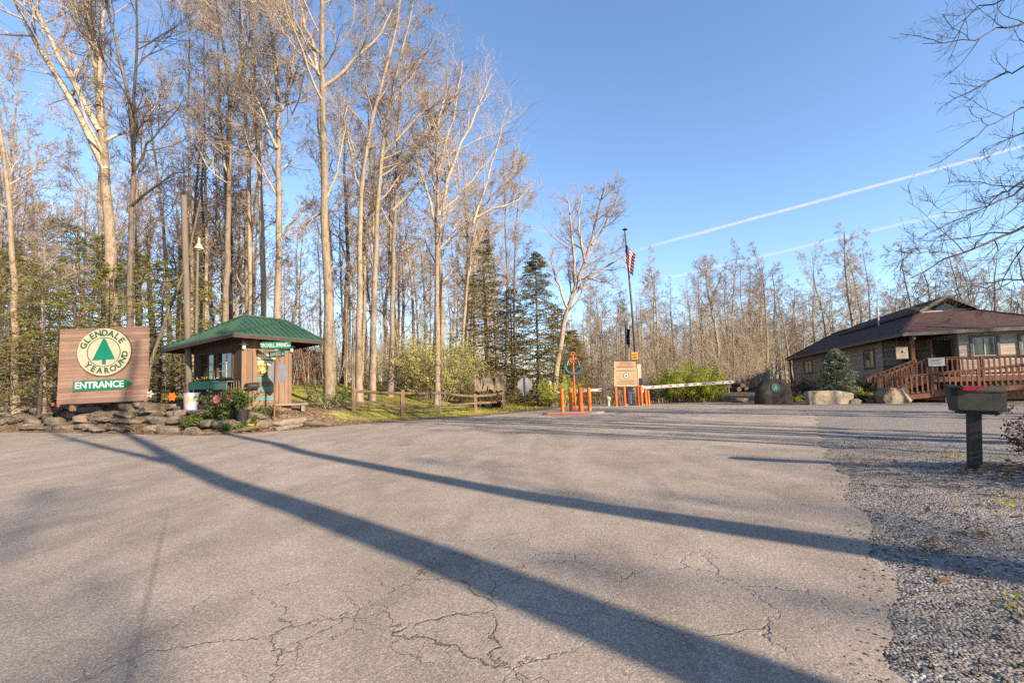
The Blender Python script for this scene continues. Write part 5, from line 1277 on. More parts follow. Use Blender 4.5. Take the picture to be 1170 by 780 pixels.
mb = MB(); mb.tube([(i_-.04, porch_y+2.2, ze-.9)]+[(i_-.10, porch_y+2.2, ze-.9)], .26, 20); mb.build('round_wall_vent', M['dark_metal'], house)
# low rail inside the porch on the long side
mb = MB(); mb.bar((i_, i_+.2, fz+.85), (i_, porch_y, fz+.85), .08, .05); mb.bar((i_, i_+.2, fz+.12), (i_, porch_y, fz+.12), .06, .05)
for k in range(14): yy = i_+.3+k*(porch_y-i_-.4)/13; mb.box((i_, yy, fz+.48), (.035, .035, .70))
mb.build('porch_railing', M['brown_post'], house)
# hanging sign and little notice
def hw(x, y, z): return tuple(base+v_*x+u_*y+np.array([0, 0, z]))
q = np.array(P(1030.5, 403, 24.3)); s_ = hp(q)
hs = thing('hanging_sign', hw(s_[0], s_[1], s_[2]), 'square cream sign with dark tree emblem hanging at the porch', 'sign', rz=-A0+.1)
MB().plate([(-.27, -.29), (.27, -.29), (.27, .29), (-.27, .29)], -.02, .02).build('panel', M['cream'], hs)
mb = MB(); mb.plate([(.13*math.cos(t), .06+.13*math.sin(t)) for t in np.linspace(0, 6.283, 21)[:-1]], -.026, -.0205); em = mb.build('emblem', M['galv'], hs); MB().plate([(-.075, .0), (.075, .0), (0, .17)], -.032, -.0265).build('emblem_tree', M['black'], em)
mb = MB()
for x in (-.2, .2): mb.tube([(x, 0, .29), (x, 0, zt_-s_[2]+.02)], .008, 6)
mb.build('chains', M['dark_metal'], hs)
mb = MB(); mb.bar((-.29, 0, .31), (.29, 0, .31), .06, .05); mb.bar((-.29, 0, -.31), (.29, 0, -.31), .06, .04); mb.build('frame', M['brown_post'], hs)
# ---------------- deck, stairs and ramp
deck = thing('entrance_deck', tuple(base), 'reddish wooden deck with stairs and long railed ramp before the house', 'deck', rz=-A0)
yo = i_-1.5; xl = hp(P(1062, 409, 24.0))[0]
def front_x(p, yy): return along(base+np.array([0, 0, fz+.9])+u_*yy, v_, p)
xl = front_x(1061, yo); xs = front_x(1003.5, yo); yr = yo-1.35; xr0 = front_x(1012, yr)
xr = Wd+1.5
zl_land = max(gh, .15)+.12
def zpix(px_, py, x, yy): 
    w_ = base+v_*x+u_*yy; return float(P(px_, py, w_[1])[2])
z_rail_l = zpix(1003.5, 430.5, xs, yo); z_deck_r = zpix(1062, 408.8, xl, yo); fz2 = z_deck_r-.95
z_land = z_rail_l-.90
mb = MB(); mb.box(((xl+xr)/2, (yo+i_-.08)/2, fz2-.06), (xr-xl, i_-.08-yo, .10)); mb.bar((xl, yo-.01, fz2-.17), (xr, yo-.01, fz2-.17), .05, .2)
for k in range(5): mb.box((xl+.2+k*(xr-xl-.4)/4, yo+.12, (fz2-.1)/2), (.12, .12, fz2-.1))
mb.build('platform', M['deck_wood'], deck)
mb = MB()
for k in range(7):
    f = (k+.5)/7; mb.box((xs+(xl-xs)*f, (yo+i_-.35)/2, z_land+(fz2-z_land)*f-.05), ((xl-xs)/7+.04, i_-.35-yo-.1, .05))
for y in (yo+.02, i_-.35): mb.bar((xs, y, z_land-.12), (xl, y, fz2-.12), .05, .24)
mb.build('stairs', M['deck_wood'], deck)
mb = MB(); mb.box(((xs-1.1+xs)/2+.2, (yr+i_-.3)/2, z_land-.06), (1.3, i_-.3-yr, .09)); mb.box(((xs-1.1+xs)/2+.2, (yr+i_-.3)/2, (z_land-.11)/2), (1.1, i_-.5-yr, z_land-.12)); mb.build('landing', M['deck_wood'], deck)
z_r0 = zpix(1012, 431.5, xr0, yr); x1170 = front_x(1170, yr); z_r1 = zpix(1170, 415, x1170, yr); sl_ = (z_r1-z_r0)/(x1170-xr0)
ra0, ra1 = z_r0-.95, z_r0+sl_*(xr-xr0)-.95
mb = MB(); mb.add([(xr0, yr+.03, ra0), (xr, yr+.03, ra1), (xr, yo-.06, ra1), (xr0, yo-.06, ra0), (xr0, yr+.03, ra0-.09), (xr, yr+.03, ra1-.09), (xr, yo-.06, ra1-.09), (xr0, yo-.06, ra0-.09)], [(0, 1, 2, 3), (7, 6, 5, 4), (0, 4, 5, 1), (1, 5, 6, 2), (2, 6, 7, 3), (3, 7, 4, 0)])
mb.bar((xr0, yr+.0, ra0-.09), (xr, yr+.0, ra1-.09), .05, .22)
for k in range(6): f = k/5; x = xr0+.3+(xr-xr0-.6)*f; zz_ = ra0+(ra1-ra0)*(x-xr0)/(xr-xr0); mb.box((x, yr+.1, (zz_-.2)/2-.2), (.1, .1, zz_+.1))
mb.build('ramp', M['deck_wood'], deck)
bal_me = None
def railing(name, p0, p1, step=.20, posts=True):
    """p0,p1 = floor points; handrail .93 above, balusters between"""
    global bal_me
    p0, p1 = Vector(p0), Vector(p1); d = p1-p0; L = math.hypot(d.x, d.y)
    m = MB(); m.bar(p0+Vector((0, 0, .94)), p1+Vector((0, 0, .94)), .12, .04); m.bar(p0+Vector((0, 0, .86)), p1+Vector((0, 0, .86)), .04, .09); m.bar(p0+Vector((0, 0, .10)), p1+Vector((0, 0, .10)), .04, .09)
    n = max(1, round(L/1.9))
    for k in range(n+1): q = p0+d*(k/n); m.box((q.x, q.y, q.z+.42), (.10, .10, 1.0))
    rail = m.build(name, M['deck_wood'], deck); k = int(L/step)
    for i in range(k):
        q = p0+d*((i+.5)/k)
        if bal_me is None:
            o = MB().box((0, 0, 0), (.065, .035, .78)).build('baluster', M['deck_wood'], rail); bal_me = o.data
        else: o = bpy.data.objects.new('baluster', bal_me); COL.objects.link(o); o.parent = rail
        o.location = (q.x, q.y-.04, q.z+.48)
railing('deck_railing', (xl, yo, fz2), (xr, yo, fz2), .20)
railing('stair_railing', (xs, yo, z_land-.04), (xl, yo, fz2-.0), .2)
railing('stair_railing', (xs-.1, i_-.30, z_land-.04), (xl-.05, i_-.30, fz2), .2)
railing('ramp_railing', (xr0, yr, ra0), (xr, yr, ra1), .21)
railing('landing_railing', (xs-.55, yr, z_land), (xr0-.05, yr, z_land), .2)
q = front_x(1069.5, yo-.07); nt = thing('rail_notice', hw(q, yo-.09, zpix(1069.5, 413.6, q, yo)), 'small white notice fixed to the deck railing', 'sign', rz=-A0)
MB().plate([(-.33, -.20), (.33, -.20), (.33, .20), (-.33, .20)], -.015, .01).build('panel', M['white'], nt)
mb = MB()
for k, (x0, x1) in enumerate(((-.2, .24), (-.24, .1), (-.1, .26), (-.25, .2))): mb.box(((x0+x1)/2, -.018, .12-k*.075), (x1-x0, .006, .025))
mb.build('faded_lines', M['blue_paint'], nt)
# orange timbers edging the ramp bed
for pa, pb, lab in (((1040, 456.5), (1078, 457.5), 'orange timber edging before the ramp, left of the mailbox'), ((1144, 456), (1200, 455), 'orange timber edging before the ramp, right of the mailbox')):
    a, b = T(*pa), T(*pb); o = thing('timber_edging', tuple(a), lab, 'edging', 'timber edgings of the ramp bed'); d = Vector(b-a)
    for k in range(2): MB().bar((0, 0, .09+.17*k), d+Vector((0, 0, .09+.17*k)), .16, .165).build('beam', M['orange_timber'], o)

# ================================================================== boulders and planting before the house
def boulder(px0, px1, pt, pb, mat, lab, seed, dpt=.8, planes=16, Yo=0):
    q = T((px0+px1)/2, pb); Y = q[1]+.3; w_ = P(px1, pb, Y)[0]-P(px0, pb, Y)[0]; h_ = P(px0, pt, Y)[2]-P(px0, pb, Y)[2]
    o = bpy.data.objects.new('boulder', rock_mesh(seed, (w_*1.12, w_*dpt, h_*1.45), planes, 5, .018, 40)); COL.objects.link(o); o.data.materials.append(M[mat]); o.data.set_sharp_from_angle(angle=math.radians(40)); o.data.polygons.foreach_set('use_smooth', np.ones(len(o.data.polygons), bool)); o.data.set_sharp_from_angle(angle=math.radians(30))
    o.location = (q[0], Y+.1, q[2]+h_*.42); return tag(o, lab, 'boulder')
boulder(928, 976, 447, 461.5, 'boulder', 'long pale boulder lying left of the spruce by the gravel', 78, .34, 9)
boulder(1013, 1048, 443.5, 460, 'boulder', 'pale angular boulder right of the spruce before the ramp', 86, .42, 9)
boulder(978, 992, 455.5, 461, 'fieldstone', 'small grey rock between the two pale boulders', 93)
boulder(996, 1009, 454, 459.5, 'fieldstone', 'small rock touching the left side of the right pale boulder', 95)
boulder(845, 858, 455, 460, 'fieldstone', 'low brown rock left of the emblem stone', 97)
# standing stone with emblem
q = T(886.5, 461.5); Y = q[1]+.2; k = Y/F
out = [(-20, 0), (-19.5, 12), (-17, 20), (-12, 25.5), (-6, 28.5), (0, 29.5), (7, 28.5), (13, 26), (17.5, 21), (20, 12), (20.5, 0)]
st = thing('emblem_stone', (q[0], Y, q[2]-.05), 'upright rounded dark stone slab with green tree emblem', 'stone')
mb = MB(); V, Fc = ico(5)
def prof(x, z):
    return 1
rr = np.random.default_rng(6); ang = np.arctan2(V[:, 2], V[:, 0]); R = np.hypot(V[:, 0], V[:, 2])
px_o = np.array([o[0] for o in out]+[10, -10]); pz_o = np.array([o[1] for o in out]+[-2, -2])-12
oa = np.arctan2(pz_o, px_o); orad = np.hypot(px_o, pz_o); od = np.argsort(oa); rad = np.interp(ang, oa[od], orad[od], period=2*np.pi)
pw = np.clip(R, 0, 1)**.55; nz = sum(np.sin(V @ norm(rr.normal(size=3))*f+f)*a for f, a in ((4, 1), (8, .7), (15, .5), (27, .35)))
VV = np.stack([np.cos(ang)*rad*pw*k, np.sign(V[:, 1])*np.abs(V[:, 1])**.6*.32, (np.sin(ang)*rad*pw+12)*k], 1)+nz[:, None]*.018*V
link('slab', np_mesh('slab', VV, [Fc]), M['dark_rock'], st)
ec = ((885.5-886.5)*k, (461.5-442.5)*k+.03)
mb = MB(); mb.plate([(ec[0]+4.9*k*math.cos(t), ec[1]+5.2*k*math.sin(t)) for t in np.linspace(0, 6.283, 29)[:-1]], -.365, -.30); em = mb.build('emblem', M['letter_green'], st)
mb = MB(); mb.plate([(ec[0]-2.6*k, ec[1]-2.2*k), (ec[0]+2.6*k, ec[1]-2.2*k), (ec[0], ec[1]+3.6*k)], -.375, -.366); mb.box((ec[0], -.370, ec[1]-2.9*k), (.8*k, .009, 1.3*k)); mb.build('emblem_tree', M['teal'], em)
# wooden fence bits far behind the gate
q = P(823, 461.5, 31); q[2] = gz(q[0], q[1]); o = thing('split_rail_fence', tuple(q), 'short grey two-rail fence below the right barrier arm', 'fence')
for x in (-1.45, -.6, .6): MB().tube([(x, 0, -.1), (x+.02, 0, .85)], .07, 8).build('post', M['grey_wood'], o)
for z in (.35, .68): MB().tube([(-1.5, 0, z), (0, .02, z+.02), (.8, 0, z)], .045, 7).build('rail', M['grey_wood'], o)
q = P(848, 459, 32); q[2] = gz(q[0], q[1]); o = thing('log_pile', tuple(q), 'low stack of grey logs left of the emblem stone', 'log pile')
for x, z in ((-.5, .2), (.0, .2), (.5, .2), (-.25, .46)): MB().tube([(x, -.7, z-.05), (x+.05, .7, z-.03)], .16, 10).build('log', M['bark_dark'], o, True)

q = T(965, 457); hT = float(P(964, 400, q[1])[2]-q[2])
conifer(conifer_meshes(301, hT, hT*.36, 1.9, -.02, .42, .10, .03, .07, .42, 0, 190), 'spruce_blue', (q[0], q[1]+.5, q[2]), 'small blue-green spruce growing among the boulders before the house', None, 'spruce_tree')
for i, (px_, py, h, w_, n, mt, lab) in enumerate(((915, 452, 1.0, 1.6, 3200, 'evergreen', 'dark evergreen shrub between emblem stone and house wall'), (940, 450, .9, 1.5, 3000, 'evergreen', 'dark evergreen shrub left of the small spruce'), (1000, 452, 1.2, 1.7, 3800, 'evergreen', 'dark evergreen shrub at the house wall right of the spruce'),
        (986, 457, .55, .95, 2200, 'forsythia', 'low yellow-green shrub between spruce and right boulder'), (1050, 450, .6, 1.3, 2200, 'dry_stem', 'dry brown ornamental grass clump before the ramp railing'), (912, 459, .38, 1.0, 900, 'forsythia', 'low yellow-green plants between emblem stone and left boulder'))):
    q = T(px_, py); shrub(shrub_meshes(320+i, h, w_, 24, n, .06, .05, .8, .4, 4), mt, (q[0], q[1]+.2, q[2]), lab, None, 'ornamental_grass' if mt == 'dry_stem' else 'shrub', 'twig_dark')

# ================================================================== mailbox
q = T(1113, 533.5); Ym = q[1]; km = Ym/F; MR = math.radians(-33)
mbx = thing('mailbox', (q[0], q[1], q[2]-.1), 'weathered dark grey mailbox with red flag on a square post', 'mailbox', rz=MR, ry=.05)
zz = lambda py: float(P(1113, py, Ym)[2])-q[2]+.1
wp = 11*km; MB().box((0, 0, zz(470)/2), (wp, wp, zz(470)), bev=.006).build('post', M['mail_post'], mbx)
em_ = np.array([math.cos(MR), math.sin(MR), 0]); mpt = np.array([q[0], q[1], 1.1]); ml = lambda p: along(mpt-em_*0+np.array([.5, -.86, 0])*0, em_, p)
x0, x1 = ml(1084), ml(1137); zb_, zt2 = zz(468.5), zz(441); dp = .26
# body: flat sides, arched lid
mb = MB(); prof = [(-dp/2, zb_), (dp/2, zb_), (dp/2, zt2-.05)]+[(dp/2*math.cos(t), zt2-.05+.055*math.sin(t)) for t in np.linspace(.25, math.pi-.25, 9)]+[(-dp/2, zt2-.05)]
n = len(prof); V = [(x0, y, z) for y, z in prof]+[(x1, y, z) for y, z in prof]
mb.add(V, [tuple(range(n))[::-1], tuple(range(n, 2*n))]+[(i, (i+1) % n, n+(i+1) % n, n+i) for i in range(n)]); bo = mb.build('body', M['mail_body'], mbx)
for z in (zt2-.055, zb_+.02): MB().box(((x0+x1)/2, -dp/2-.003, z), (x1-x0-.02, .008, .014)).build('seam', M['mail_body'], bo)
mb = MB(); e = .012; prof2 = [(y*1.07, zb_-.012 if z == zb_ else z+.012) for y, z in prof]; V = [(x0-.004, y, z) for y, z in prof2]+[(x0-.03-(z-zb_)*.16, y, z) for y, z in prof2]
mb.add(V, [tuple(range(n)), tuple(range(2*n-1, n-1, -1))]+[(i, n+i, n+(i+1) % n, (i+1) % n) for i in range(n)]); mb.build('door', M['black'], mbx)
MB().box(((x0+x1)/2-.02, 0, zb_-.022), (.34, .20, .035)).build('mount_board', M['mail_post'], mbx)
fx0, fx1 = x0+(x1-x0)*.10, x0+(x1-x0)*.56
mb = MB(); mb.plate([(fx0, zz(445.5)), (fx0+.06, zz(446.0)), (fx1, zz(442.6)), (fx1, zz(441.0)), (fx0+.03, zz(440.8)), (fx0, zz(441.2))], -dp/2-.03, -dp/2-.018); fl_ = mb.build('flag', M['red'], mbx)
mb = MB(); mb.plate([(fx0-.055, zz(447.5)), (fx0+.0, zz(447.5)), (fx0+.0, zz(440.6)), (fx0-.055, zz(440.6))], -dp/2-.028, -dp/2-.004); mb.tube([(fx0-.02, -dp/2-.03, zz(444)), (fx0-.02, -dp/2-.045, zz(444))], .012, 8); mb.build('flag_bracket', M['black'], fl_)
# barberry at the right edge, and the shrub just outside the frame whose shade lies on the gravel
q = T(1196, 531); shrub(shrub_meshes(401, .60, .62, 18, 1800, .035, .02, .6, .5, 5, .006), 'maroon', q, 'maroon-leaved barberry shrub at the right edge beside the mailbox', None, 'barberry_shrub', 'twig_red')
shrub(shrub_meshes(402, 1.0, 1.5, 34, 5200, .05, .05, .7, .5, 5), 'evergreen', (6.45, 4.05, gz(6.45, 4.05)), 'dense evergreen shrub on the gravel beyond the right edge', None, 'shrub', 'twig_dark')
# weeds in the gravel
for i, (px_, py, n, h, mt) in enumerate(((1143, 578, 22, .09, 'forsythia'), (1150, 566, 14, .07, 'dry_stem'), (1090, 522, 40, .10, 'forsythia'), (1075, 626, 60, .10, 'dry_stem'), (1158, 690, 10, .05, 'forsythia'), (1120, 612, 40, .07, 'dry_stem'))):
    q = T(px_, py); shrub(shrub_meshes(420+i, h, h*2.2, 7, n, .035, .02, 1.2, .5, 2, .0025), mt, q, ['bright yellow-green weed beside the right frame edge', 'dry tuft above the bright weed', 'greenish weed on the gravel left of the mailbox foot', 'dry grass tuft on the shaded gravel strip', 'tiny green sprig in the coarse gravel at lower right', 'dry grass tuft below the mailbox on gravel'][i], None, 'weed', 'dry_stem' if False else 'twig', 'weed')

# ================================================================== woods
def hero(seed, line, Y, wpx, label, top_h=None, bark='bark_pale', twig='twig', t0=.5, limbs=15, limb_len=4.2, extra=(), dens=1.0, buds=0, ang=(28, 60), r_top=.25, group=None, name='bare_tree', perp=None):
    """line = trunk as seen in the photograph from the foot up; the foot is set on the ground at distance Y"""
    pts = [np.array(P(x, y, Y)) for x, y in line]
    base = pts[0].copy(); base[2] = gz(base[0], Y)-.1
    if pts[0][2] > base[2]+.3 or True:
        pts = [base]+[p for p in pts[1:]]
    d = pts[-1]-pts[-2]; d /= np.linalg.norm(d)
    if top_h and pts[-1][2]-base[2] < top_h:
        d[0] *= .5; d[2] = max(d[2], .9); d /= np.linalg.norm(d); pts.append(pts[-1]+d*(top_h-(pts[-1][2]-base[2])))
    rr = np.random.default_rng(seed+900)
    loc = [p-base for p in pts]
    loc = [l+np.array([0, (i > 0)*rr.normal()*.012*l[2], 0]) for i, l in enumerate(loc)]
    r0 = wpx*Y/F/2*.74
    ex = []
    for e in extra:
        w_, ln = e; ep = [np.array(P(x, y, Y))-base for x, y in ln]; dy = rr.normal()*.25
        ep = [p+np.array([0, dy*i*.6, 0]) for i, p in enumerate(ep)]; ex.append((ep, w_*Y/F/2*.8))
    m = bare_meshes(seed, loc, r0, r0*r_top, t0, limbs, limb_len, ang, .10, ex, dens, buds, perp=perp)
    return bare_tree(m, bark, twig, base, label, 'tree', group, name=name)
H_ = hero
# left group round the sign
H_(1, [(127, 440), (129, 302), (121, 195), (111, 120), (105, 63), (99, 0)], 20.5, 17, 'thickest pale trunk at left, forking high above the entrance sign', 24, t0=.45, limbs=14, extra=[(11, [(121, 195), (103, 150), (82, 120), (58, 85), (38, 45), (14, 2), (-5, -40)]), (9, [(114, 150), (96, 110), (76, 75), (52, 30), (36, -10), (20, -60)]), (7, [(112, 120), (118, 60), (120, 0), (124, -60)]), (5, [(103, 50), (88, 20), (80, -30)])])
H_(2, [(146, 440), (148, 320), (149, 230), (153, 165), (148, 110), (136, 60), (128, 0)], 19.5, 9, 'dark forked trunk just right of the thickest pale trunk', 20, 'bark_dark', 'twig_dark', .42, 12, 3.4, [(5, [(152, 170), (158, 110), (162, 50), (168, 0), (172, -50)]), (4.5, [(149, 236), (165, 226), (188, 212), (206, 206), (226, 198)]), (4, [(151, 200), (165, 165), (185, 150), (205, 120)])])
H_(3, [(219, 440), (219, 300), (217, 150), (216, 0)], 25, 5.5, 'slim pale trunk rising behind the cut-off pole', 21, t0=.55)
H_(4, [(236, 440), (236, 280), (235, 130), (229, 0)], 26, 5.5, 'slim trunk between cut pole and shed roof', 22, 'bark_grey', t0=.5)
H_(5, [(254, 440), (258, 320), (262, 210), (264, 118), (257, 60), (246, 0)], 22.5, 9.5, 'tall grey trunk behind the left end of the shed roof, forking halfway', 23, 'bark_grey', 'twig', .45, 15, 4, [(7, [(264, 122), (272, 70), (283, 20), (290, -20)]), (4, [(262, 200), (248, 150), (240, 110)])])
H_(6, [(287, 440), (285, 330), (283, 200), (280, 90), (274, 0)], 23, 8, 'straight pale trunk behind the peak of the shed roof', 24, t0=.5)
H_(7, [(304, 440), (303, 354), (298, 205), (290, 77), (283, 0)], 22.5, 9, 'pale trunk behind the middle of the shed roof, leaning left', 24, t0=.52)
H_(8, [(320, 440), (318, 354), (317, 154), (313, 67), (306, 0)], 21, 11, 'thick grey trunk with many limbs behind the shed door', 23, 'bark_grey', 'twig', .4, 18, 4.4, [(5, [(316, 150), (330, 100), (338, 60), (352, 10)]), (5, [(317, 170), (303, 130), (290, 110), (276, 90)]), (4, [(318, 270), (335, 255), (350, 245), (366, 230)])])
H_(9, [(377, 462), (376, 400), (374, 300), (372, 231), (369, 150), (368, 87), (371, 0)], 19.5, 14, 'big pale trunk right of the shed, nearest of the tall ones', 24, t0=.55, limbs=13, limb_len=4.6, extra=[(7, [(369, 95), (358, 60), (347, 10), (338, -30)]), (6, [(369, 100), (385, 85), (408, 70), (430, 40), (446, 5)]), (5, [(368, 90), (350, 60), (330, 30), (310, 5)]), (4, [(374, 225), (385, 200), (392, 165), (398, 120)]), (4, [(373, 238), (350, 252), (330, 268)])])
H_(10, [(411, 450), (410, 400), (412, 215), (421, 154), (436, 100), (449, 46), (457, 0)], 22, 9.5, 'pale trunk left in the pair leaning right above the rail fence', 22, t0=.5, extra=[(4, [(412, 215), (400, 180), (395, 130)])])
H_(11, [(425, 448), (426, 400), (430, 241), (439, 154), (457, 67), (470, 0)], 23.5, 9.5, 'pale trunk right in the pair leaning right above the rail fence', 21, t0=.48, extra=[(5, [(436, 180), (455, 155), (480, 130), (500, 105), (520, 88)]), (4, [(447, 120), (470, 90), (490, 55), (505, 40)])])
H_(12, [(446, 446), (447, 380), (452, 205), (456, 120), (462, 40)], 26, 8, 'grey trunk with long right-reaching limbs left of the pale green bush', 19, 'bark_grey', 'twig', .42, 15, 4.2, [(6, [(450, 215), (470, 175), (495, 150), (515, 125), (530, 100)]), (5, [(449, 240), (475, 215), (500, 190), (530, 150), (548, 130)]), (4, [(452, 190), (438, 150), (430, 110)])])
H_(13, [(499, 448), (499, 380), (500, 246), (499, 149), (497, 100)], 25.5, 8.5, 'pale trunk rising from the pale green bush with fan-shaped crown', 18.5, t0=.45, limbs=16, limb_len=3.6, extra=[(6, [(501, 246), (512, 200), (526, 170), (545, 130), (562, 90)]), (5, [(499, 260), (488, 215), (476, 190), (470, 140)]), (4, [(500, 200), (515, 150), (525, 110), (530, 75)]), (4, [(501, 245), (525, 225), (550, 195), (572, 165)]), (4, [(499, 150), (508, 110), (512, 70)])])
H_(14, [(527, 446), (529, 369), (541, 256), (553, 232), (575, 210), (600, 190)], 28, 5.5, 'thin pale trunk leaning far right before the dark conifers', None, t0=.45, limbs=14, limb_len=3.2, ang=(25, 55), extra=[(4, [(541, 256), (556, 215), (570, 160), (580, 120)]), (4, [(545, 248), (575, 235), (598, 225), (612, 205)])])
H_(15, [(577, 445), (580, 330), (577, 246), (575, 170)], 31, 4.5, 'slim trunk standing between the two dark conifers', None, 'bark_grey', t0=.35, limbs=16, limb_len=3, buds=.2)
H_(16, [(588, 445), (587, 330), (590, 250), (596, 190)], 33, 4, 'slim pale trunk just left of the pointed conifer', None, t0=.4, limbs=14, limb_len=3)
H_(17, [(630, 448), (642, 385), (652, 340), (660, 318), (674, 285), (684, 245), (690, 215)], 29.5, 9, 'broad bare tree leaning right beside the flagpole', None, 'bark_pale', 'twig', .4, 12, 3.6, [(6, [(652, 340), (662, 325), (680, 312), (695, 302), (712, 294)]), (5, [(658, 325), (655, 290), (650, 250), (645, 225)]), (5, [(668, 300), (660, 260), (664, 225)]), (4, [(676, 280), (694, 255), (706, 225)]), (4, [(648, 352), (635, 320), (628, 285)]), (4, [(664, 318), (690, 320), (704, 325)])])
H_(18, [(20, 440), (16, 330), (8, 230), (-4, 120), (-15, 0)], 20, 9, 'pale trunk at the left frame edge behind the notice post', 20, t0=.45)
H_(19, [(51, 457), (51, 440), (50, 400), (50, 350), (48, 300)], 19.4, 5, 'slender pale-footed trunk just left of the entrance sign', 9, 'bark_pale', 'twig', .5, 10, 2.2, r_top=.3)
H_(20, [(164, 450), (172, 410), (186, 372), (200, 338), (214, 300)], 18.2, 5.5, 'dark thin trunk leaning right between sign and shed', 8.5, 'bark_dark', 'twig_dark', .5, 8, 2.0, r_top=.4)
H_(21, [(818, 460), (822, 400), (812, 345), (806, 320), (810, 298)], 37, 5.5, 'tall bare tree topping the woods above the right barrier arm', None, 'bark_grey', 'twig', .45, 14, 3.4, [(4, [(812, 345), (822, 320), (832, 300)])])
H_(22, [(976, 430), (975, 380), (968, 330), (964, 290), (966, 264)], 44, 5, 'tallest bare tree rising above the left part of the house roof', None, 'bark_grey', 'twig', .35, 18, 3.2)
H_(23, [(748, 462), (752, 400), (750, 350), (746, 320)], 36, 4, 'slender bare tree right of the yellow caution box', None, 'bark_pale', 'twig', .4, 12, 3)
H_(24, [(690, 455), (688, 400), (684, 360), (680, 335)], 38, 4, 'slender bare tree between anchor ornament and notice board', None, 'bark_grey', 'twig', .4, 12, 3)

# prototypes for the woods behind
PR = []
for i in range(9):
    r = np.random.default_rng(600+i); h = 18+4*r.random(); ln = [(0, 0, 0)]
    for k in range(1, 5): ln.append((ln[-1][0]+r.normal()*.28, ln[-1][1]+r.normal()*.28, h*k/4))
    m = bare_meshes(600+i, ln, .13+.05*r.random(), .03, .35, 15, 3.8, (28, 58), .11, None, .78, (0, 0, .3, 0, .8, 0, .15, 0, .7)[i], .10, 8, .0085)
    PR.append(m)
for i in range(5):
    r = np.random.default_rng(650+i); h = 20+4*r.random(); ln = [(0, 0, 0)]
    for k in range(1, 5): ln.append((ln[-1][0]+r.normal()*.4, ln[-1][1]+r.normal()*.4, h*k/4))
    PR.append(bare_meshes(650+i, ln, .125+.04*r.random(), .02, .25, 18, 4.6, (30, 62), .09, None, .72, (0, .15, 0, .1, 0)[i], .12, 7, .0125))
BK = ['bark_pale', 'bark_grey', 'bark_pale', 'bark_grey', 'bark_grey', 'bark_pale', 'bark_dark', 'bark_pale', 'bark_grey', 'bark_pale', 'bark_grey', 'bark_pale', 'bark_grey', 'bark_grey']
TW = ['twig', 'twig_red', 'twig', 'twig', 'twig_red', 'twig', 'twig_red', 'twig', 'twig', 'twig', 'twig_red', 'twig', 'twig', 'twig_red']
made = {}
def wood_tree(i, x, y, s, rz, label, group, tilt=0, wide=1.0):
    loc = (x, y, gz(x, y)-.1)
    if i not in made: o = bare_tree(PR[i], BK[i], TW[i], loc, label, 'tree', group, 'bud_olive'); made[i] = o
    else: o = copy_tree(made[i]); o['label'] = label; o['group'] = group; o.location = loc
    o.rotation_euler = (tilt*.6, tilt, rz); o.scale = (s*wide, s*wide, s); return o
r = np.random.default_rng(77)
def scatter(n, fx, ok, smin, smax, label, group, mind=1.6, kinds=range(9), wide=1.0):
    pts = []; tries = 0; kinds = list(kinds)
    while len(pts) < n and tries < n*60:
        tries += 1; x, y = fx()
        if not ok(x, y) or any((x-a)**2+(y-b)**2 < mind**2 for a, b in pts): continue
        pts.append((x, y)); wood_tree(kinds[r.integers(len(kinds))], x, y, smin+(smax-smin)*r.random(), r.random()*6.28, label, group, r.normal()*.03, wide*(.85+.3*r.random()))
def f_left(): y = 26+48*r.random()**1.1; px_ = -60+690*r.random(); return ((px_-585)/F*y, y)
scatter(126, f_left, lambda x, y: verge(x, y) > 8 and not (-7 < x < -1 and y < 30), .80, 1.12, 'slender bare tree in the woods behind the shed and lawn', 'bare trees behind the shed and lawn', 1.4, range(14))
def f_mid(): y = 37+34*r.random(); px_ = 655+(222 if y < 52 else 265)*r.random(); return ((px_-585)/F*y, y)
scatter(92, f_mid, lambda x, y: True, .36, .60, 'thin bare tree in the woods beyond the gate', 'bare trees beyond the gate', 1.0, (9, 10, 11, 12, 13, 11, 9, 3, 7), 1.3)
def f_right(): y = 50+40*r.random(); px_ = 880+420*r.random(); return ((px_-585)/F*y, y)
def house_clear(x, y):
    q = np.array([x, y, 0])-base_house; a, b = q @ v_, q @ u_; return not (-2.5 < a < 10 and -6 < b < 29.5)
base_house = np.array([P0[0], P0[1], 0])
scatter(70, f_right, house_clear, .58, .86, 'budding tree on the rise behind the brown house', 'trees behind the house', 1.6, (2, 4, 10, 12, 8, 9, 4, 13), 1.35)

# trees outside the frame at the right and behind, whose shade crosses the asphalt
def free_tree(seed, x, y, pts, r0, label, t0, limbs, ll, dens=.7, extra=None, bark='bark_grey', twig='twig_dark', buds=0, bud_size=.03, budm='bud', perp=None, ang=(30, 65), tr=.006):
    b = np.array([x, y, gz(x, y)-.1]); m = bare_meshes(seed, pts, r0, r0*.35, t0, limbs, ll, ang, .06, extra, dens, buds, bud_size, 12, tr, 1.3, perp); return bare_tree(m, bark, twig, b, label, 'tree', None, budm)
sd = np.array([.743, -.669])
def behind(sh, t): return sh+sd*t
p1 = behind(np.array([.25, 2.55]), 10.5)
free_tree(701, p1[0], p1[1], [(0, 0, 0), (-.05, .02, 4), (.05, 0, 8.2), (.55, .35, 12), (1.0, .8, 17)], .235, 'forked bare tree standing behind the camera', .62, 8, 2.6, .5, [([(.05, 0, 8.0), (-.35, -.35, 10.5), (-.7, -.7, 15), (-.9, -.8, 18)], .13)])
p2 = behind(np.array([2.3, 3.45]), 9.5)
free_tree(702, p2[0], p2[1], [(0, 0, 0), (.10, .05, 3.2), (-.18, -.20, 5.2), (-.10, -.12, 7), (.35, .28, 9.5), (.6, .5, 15)], .215, 'bare tree with bent trunk standing behind the camera at right', .80, 6, 2.2, .4)
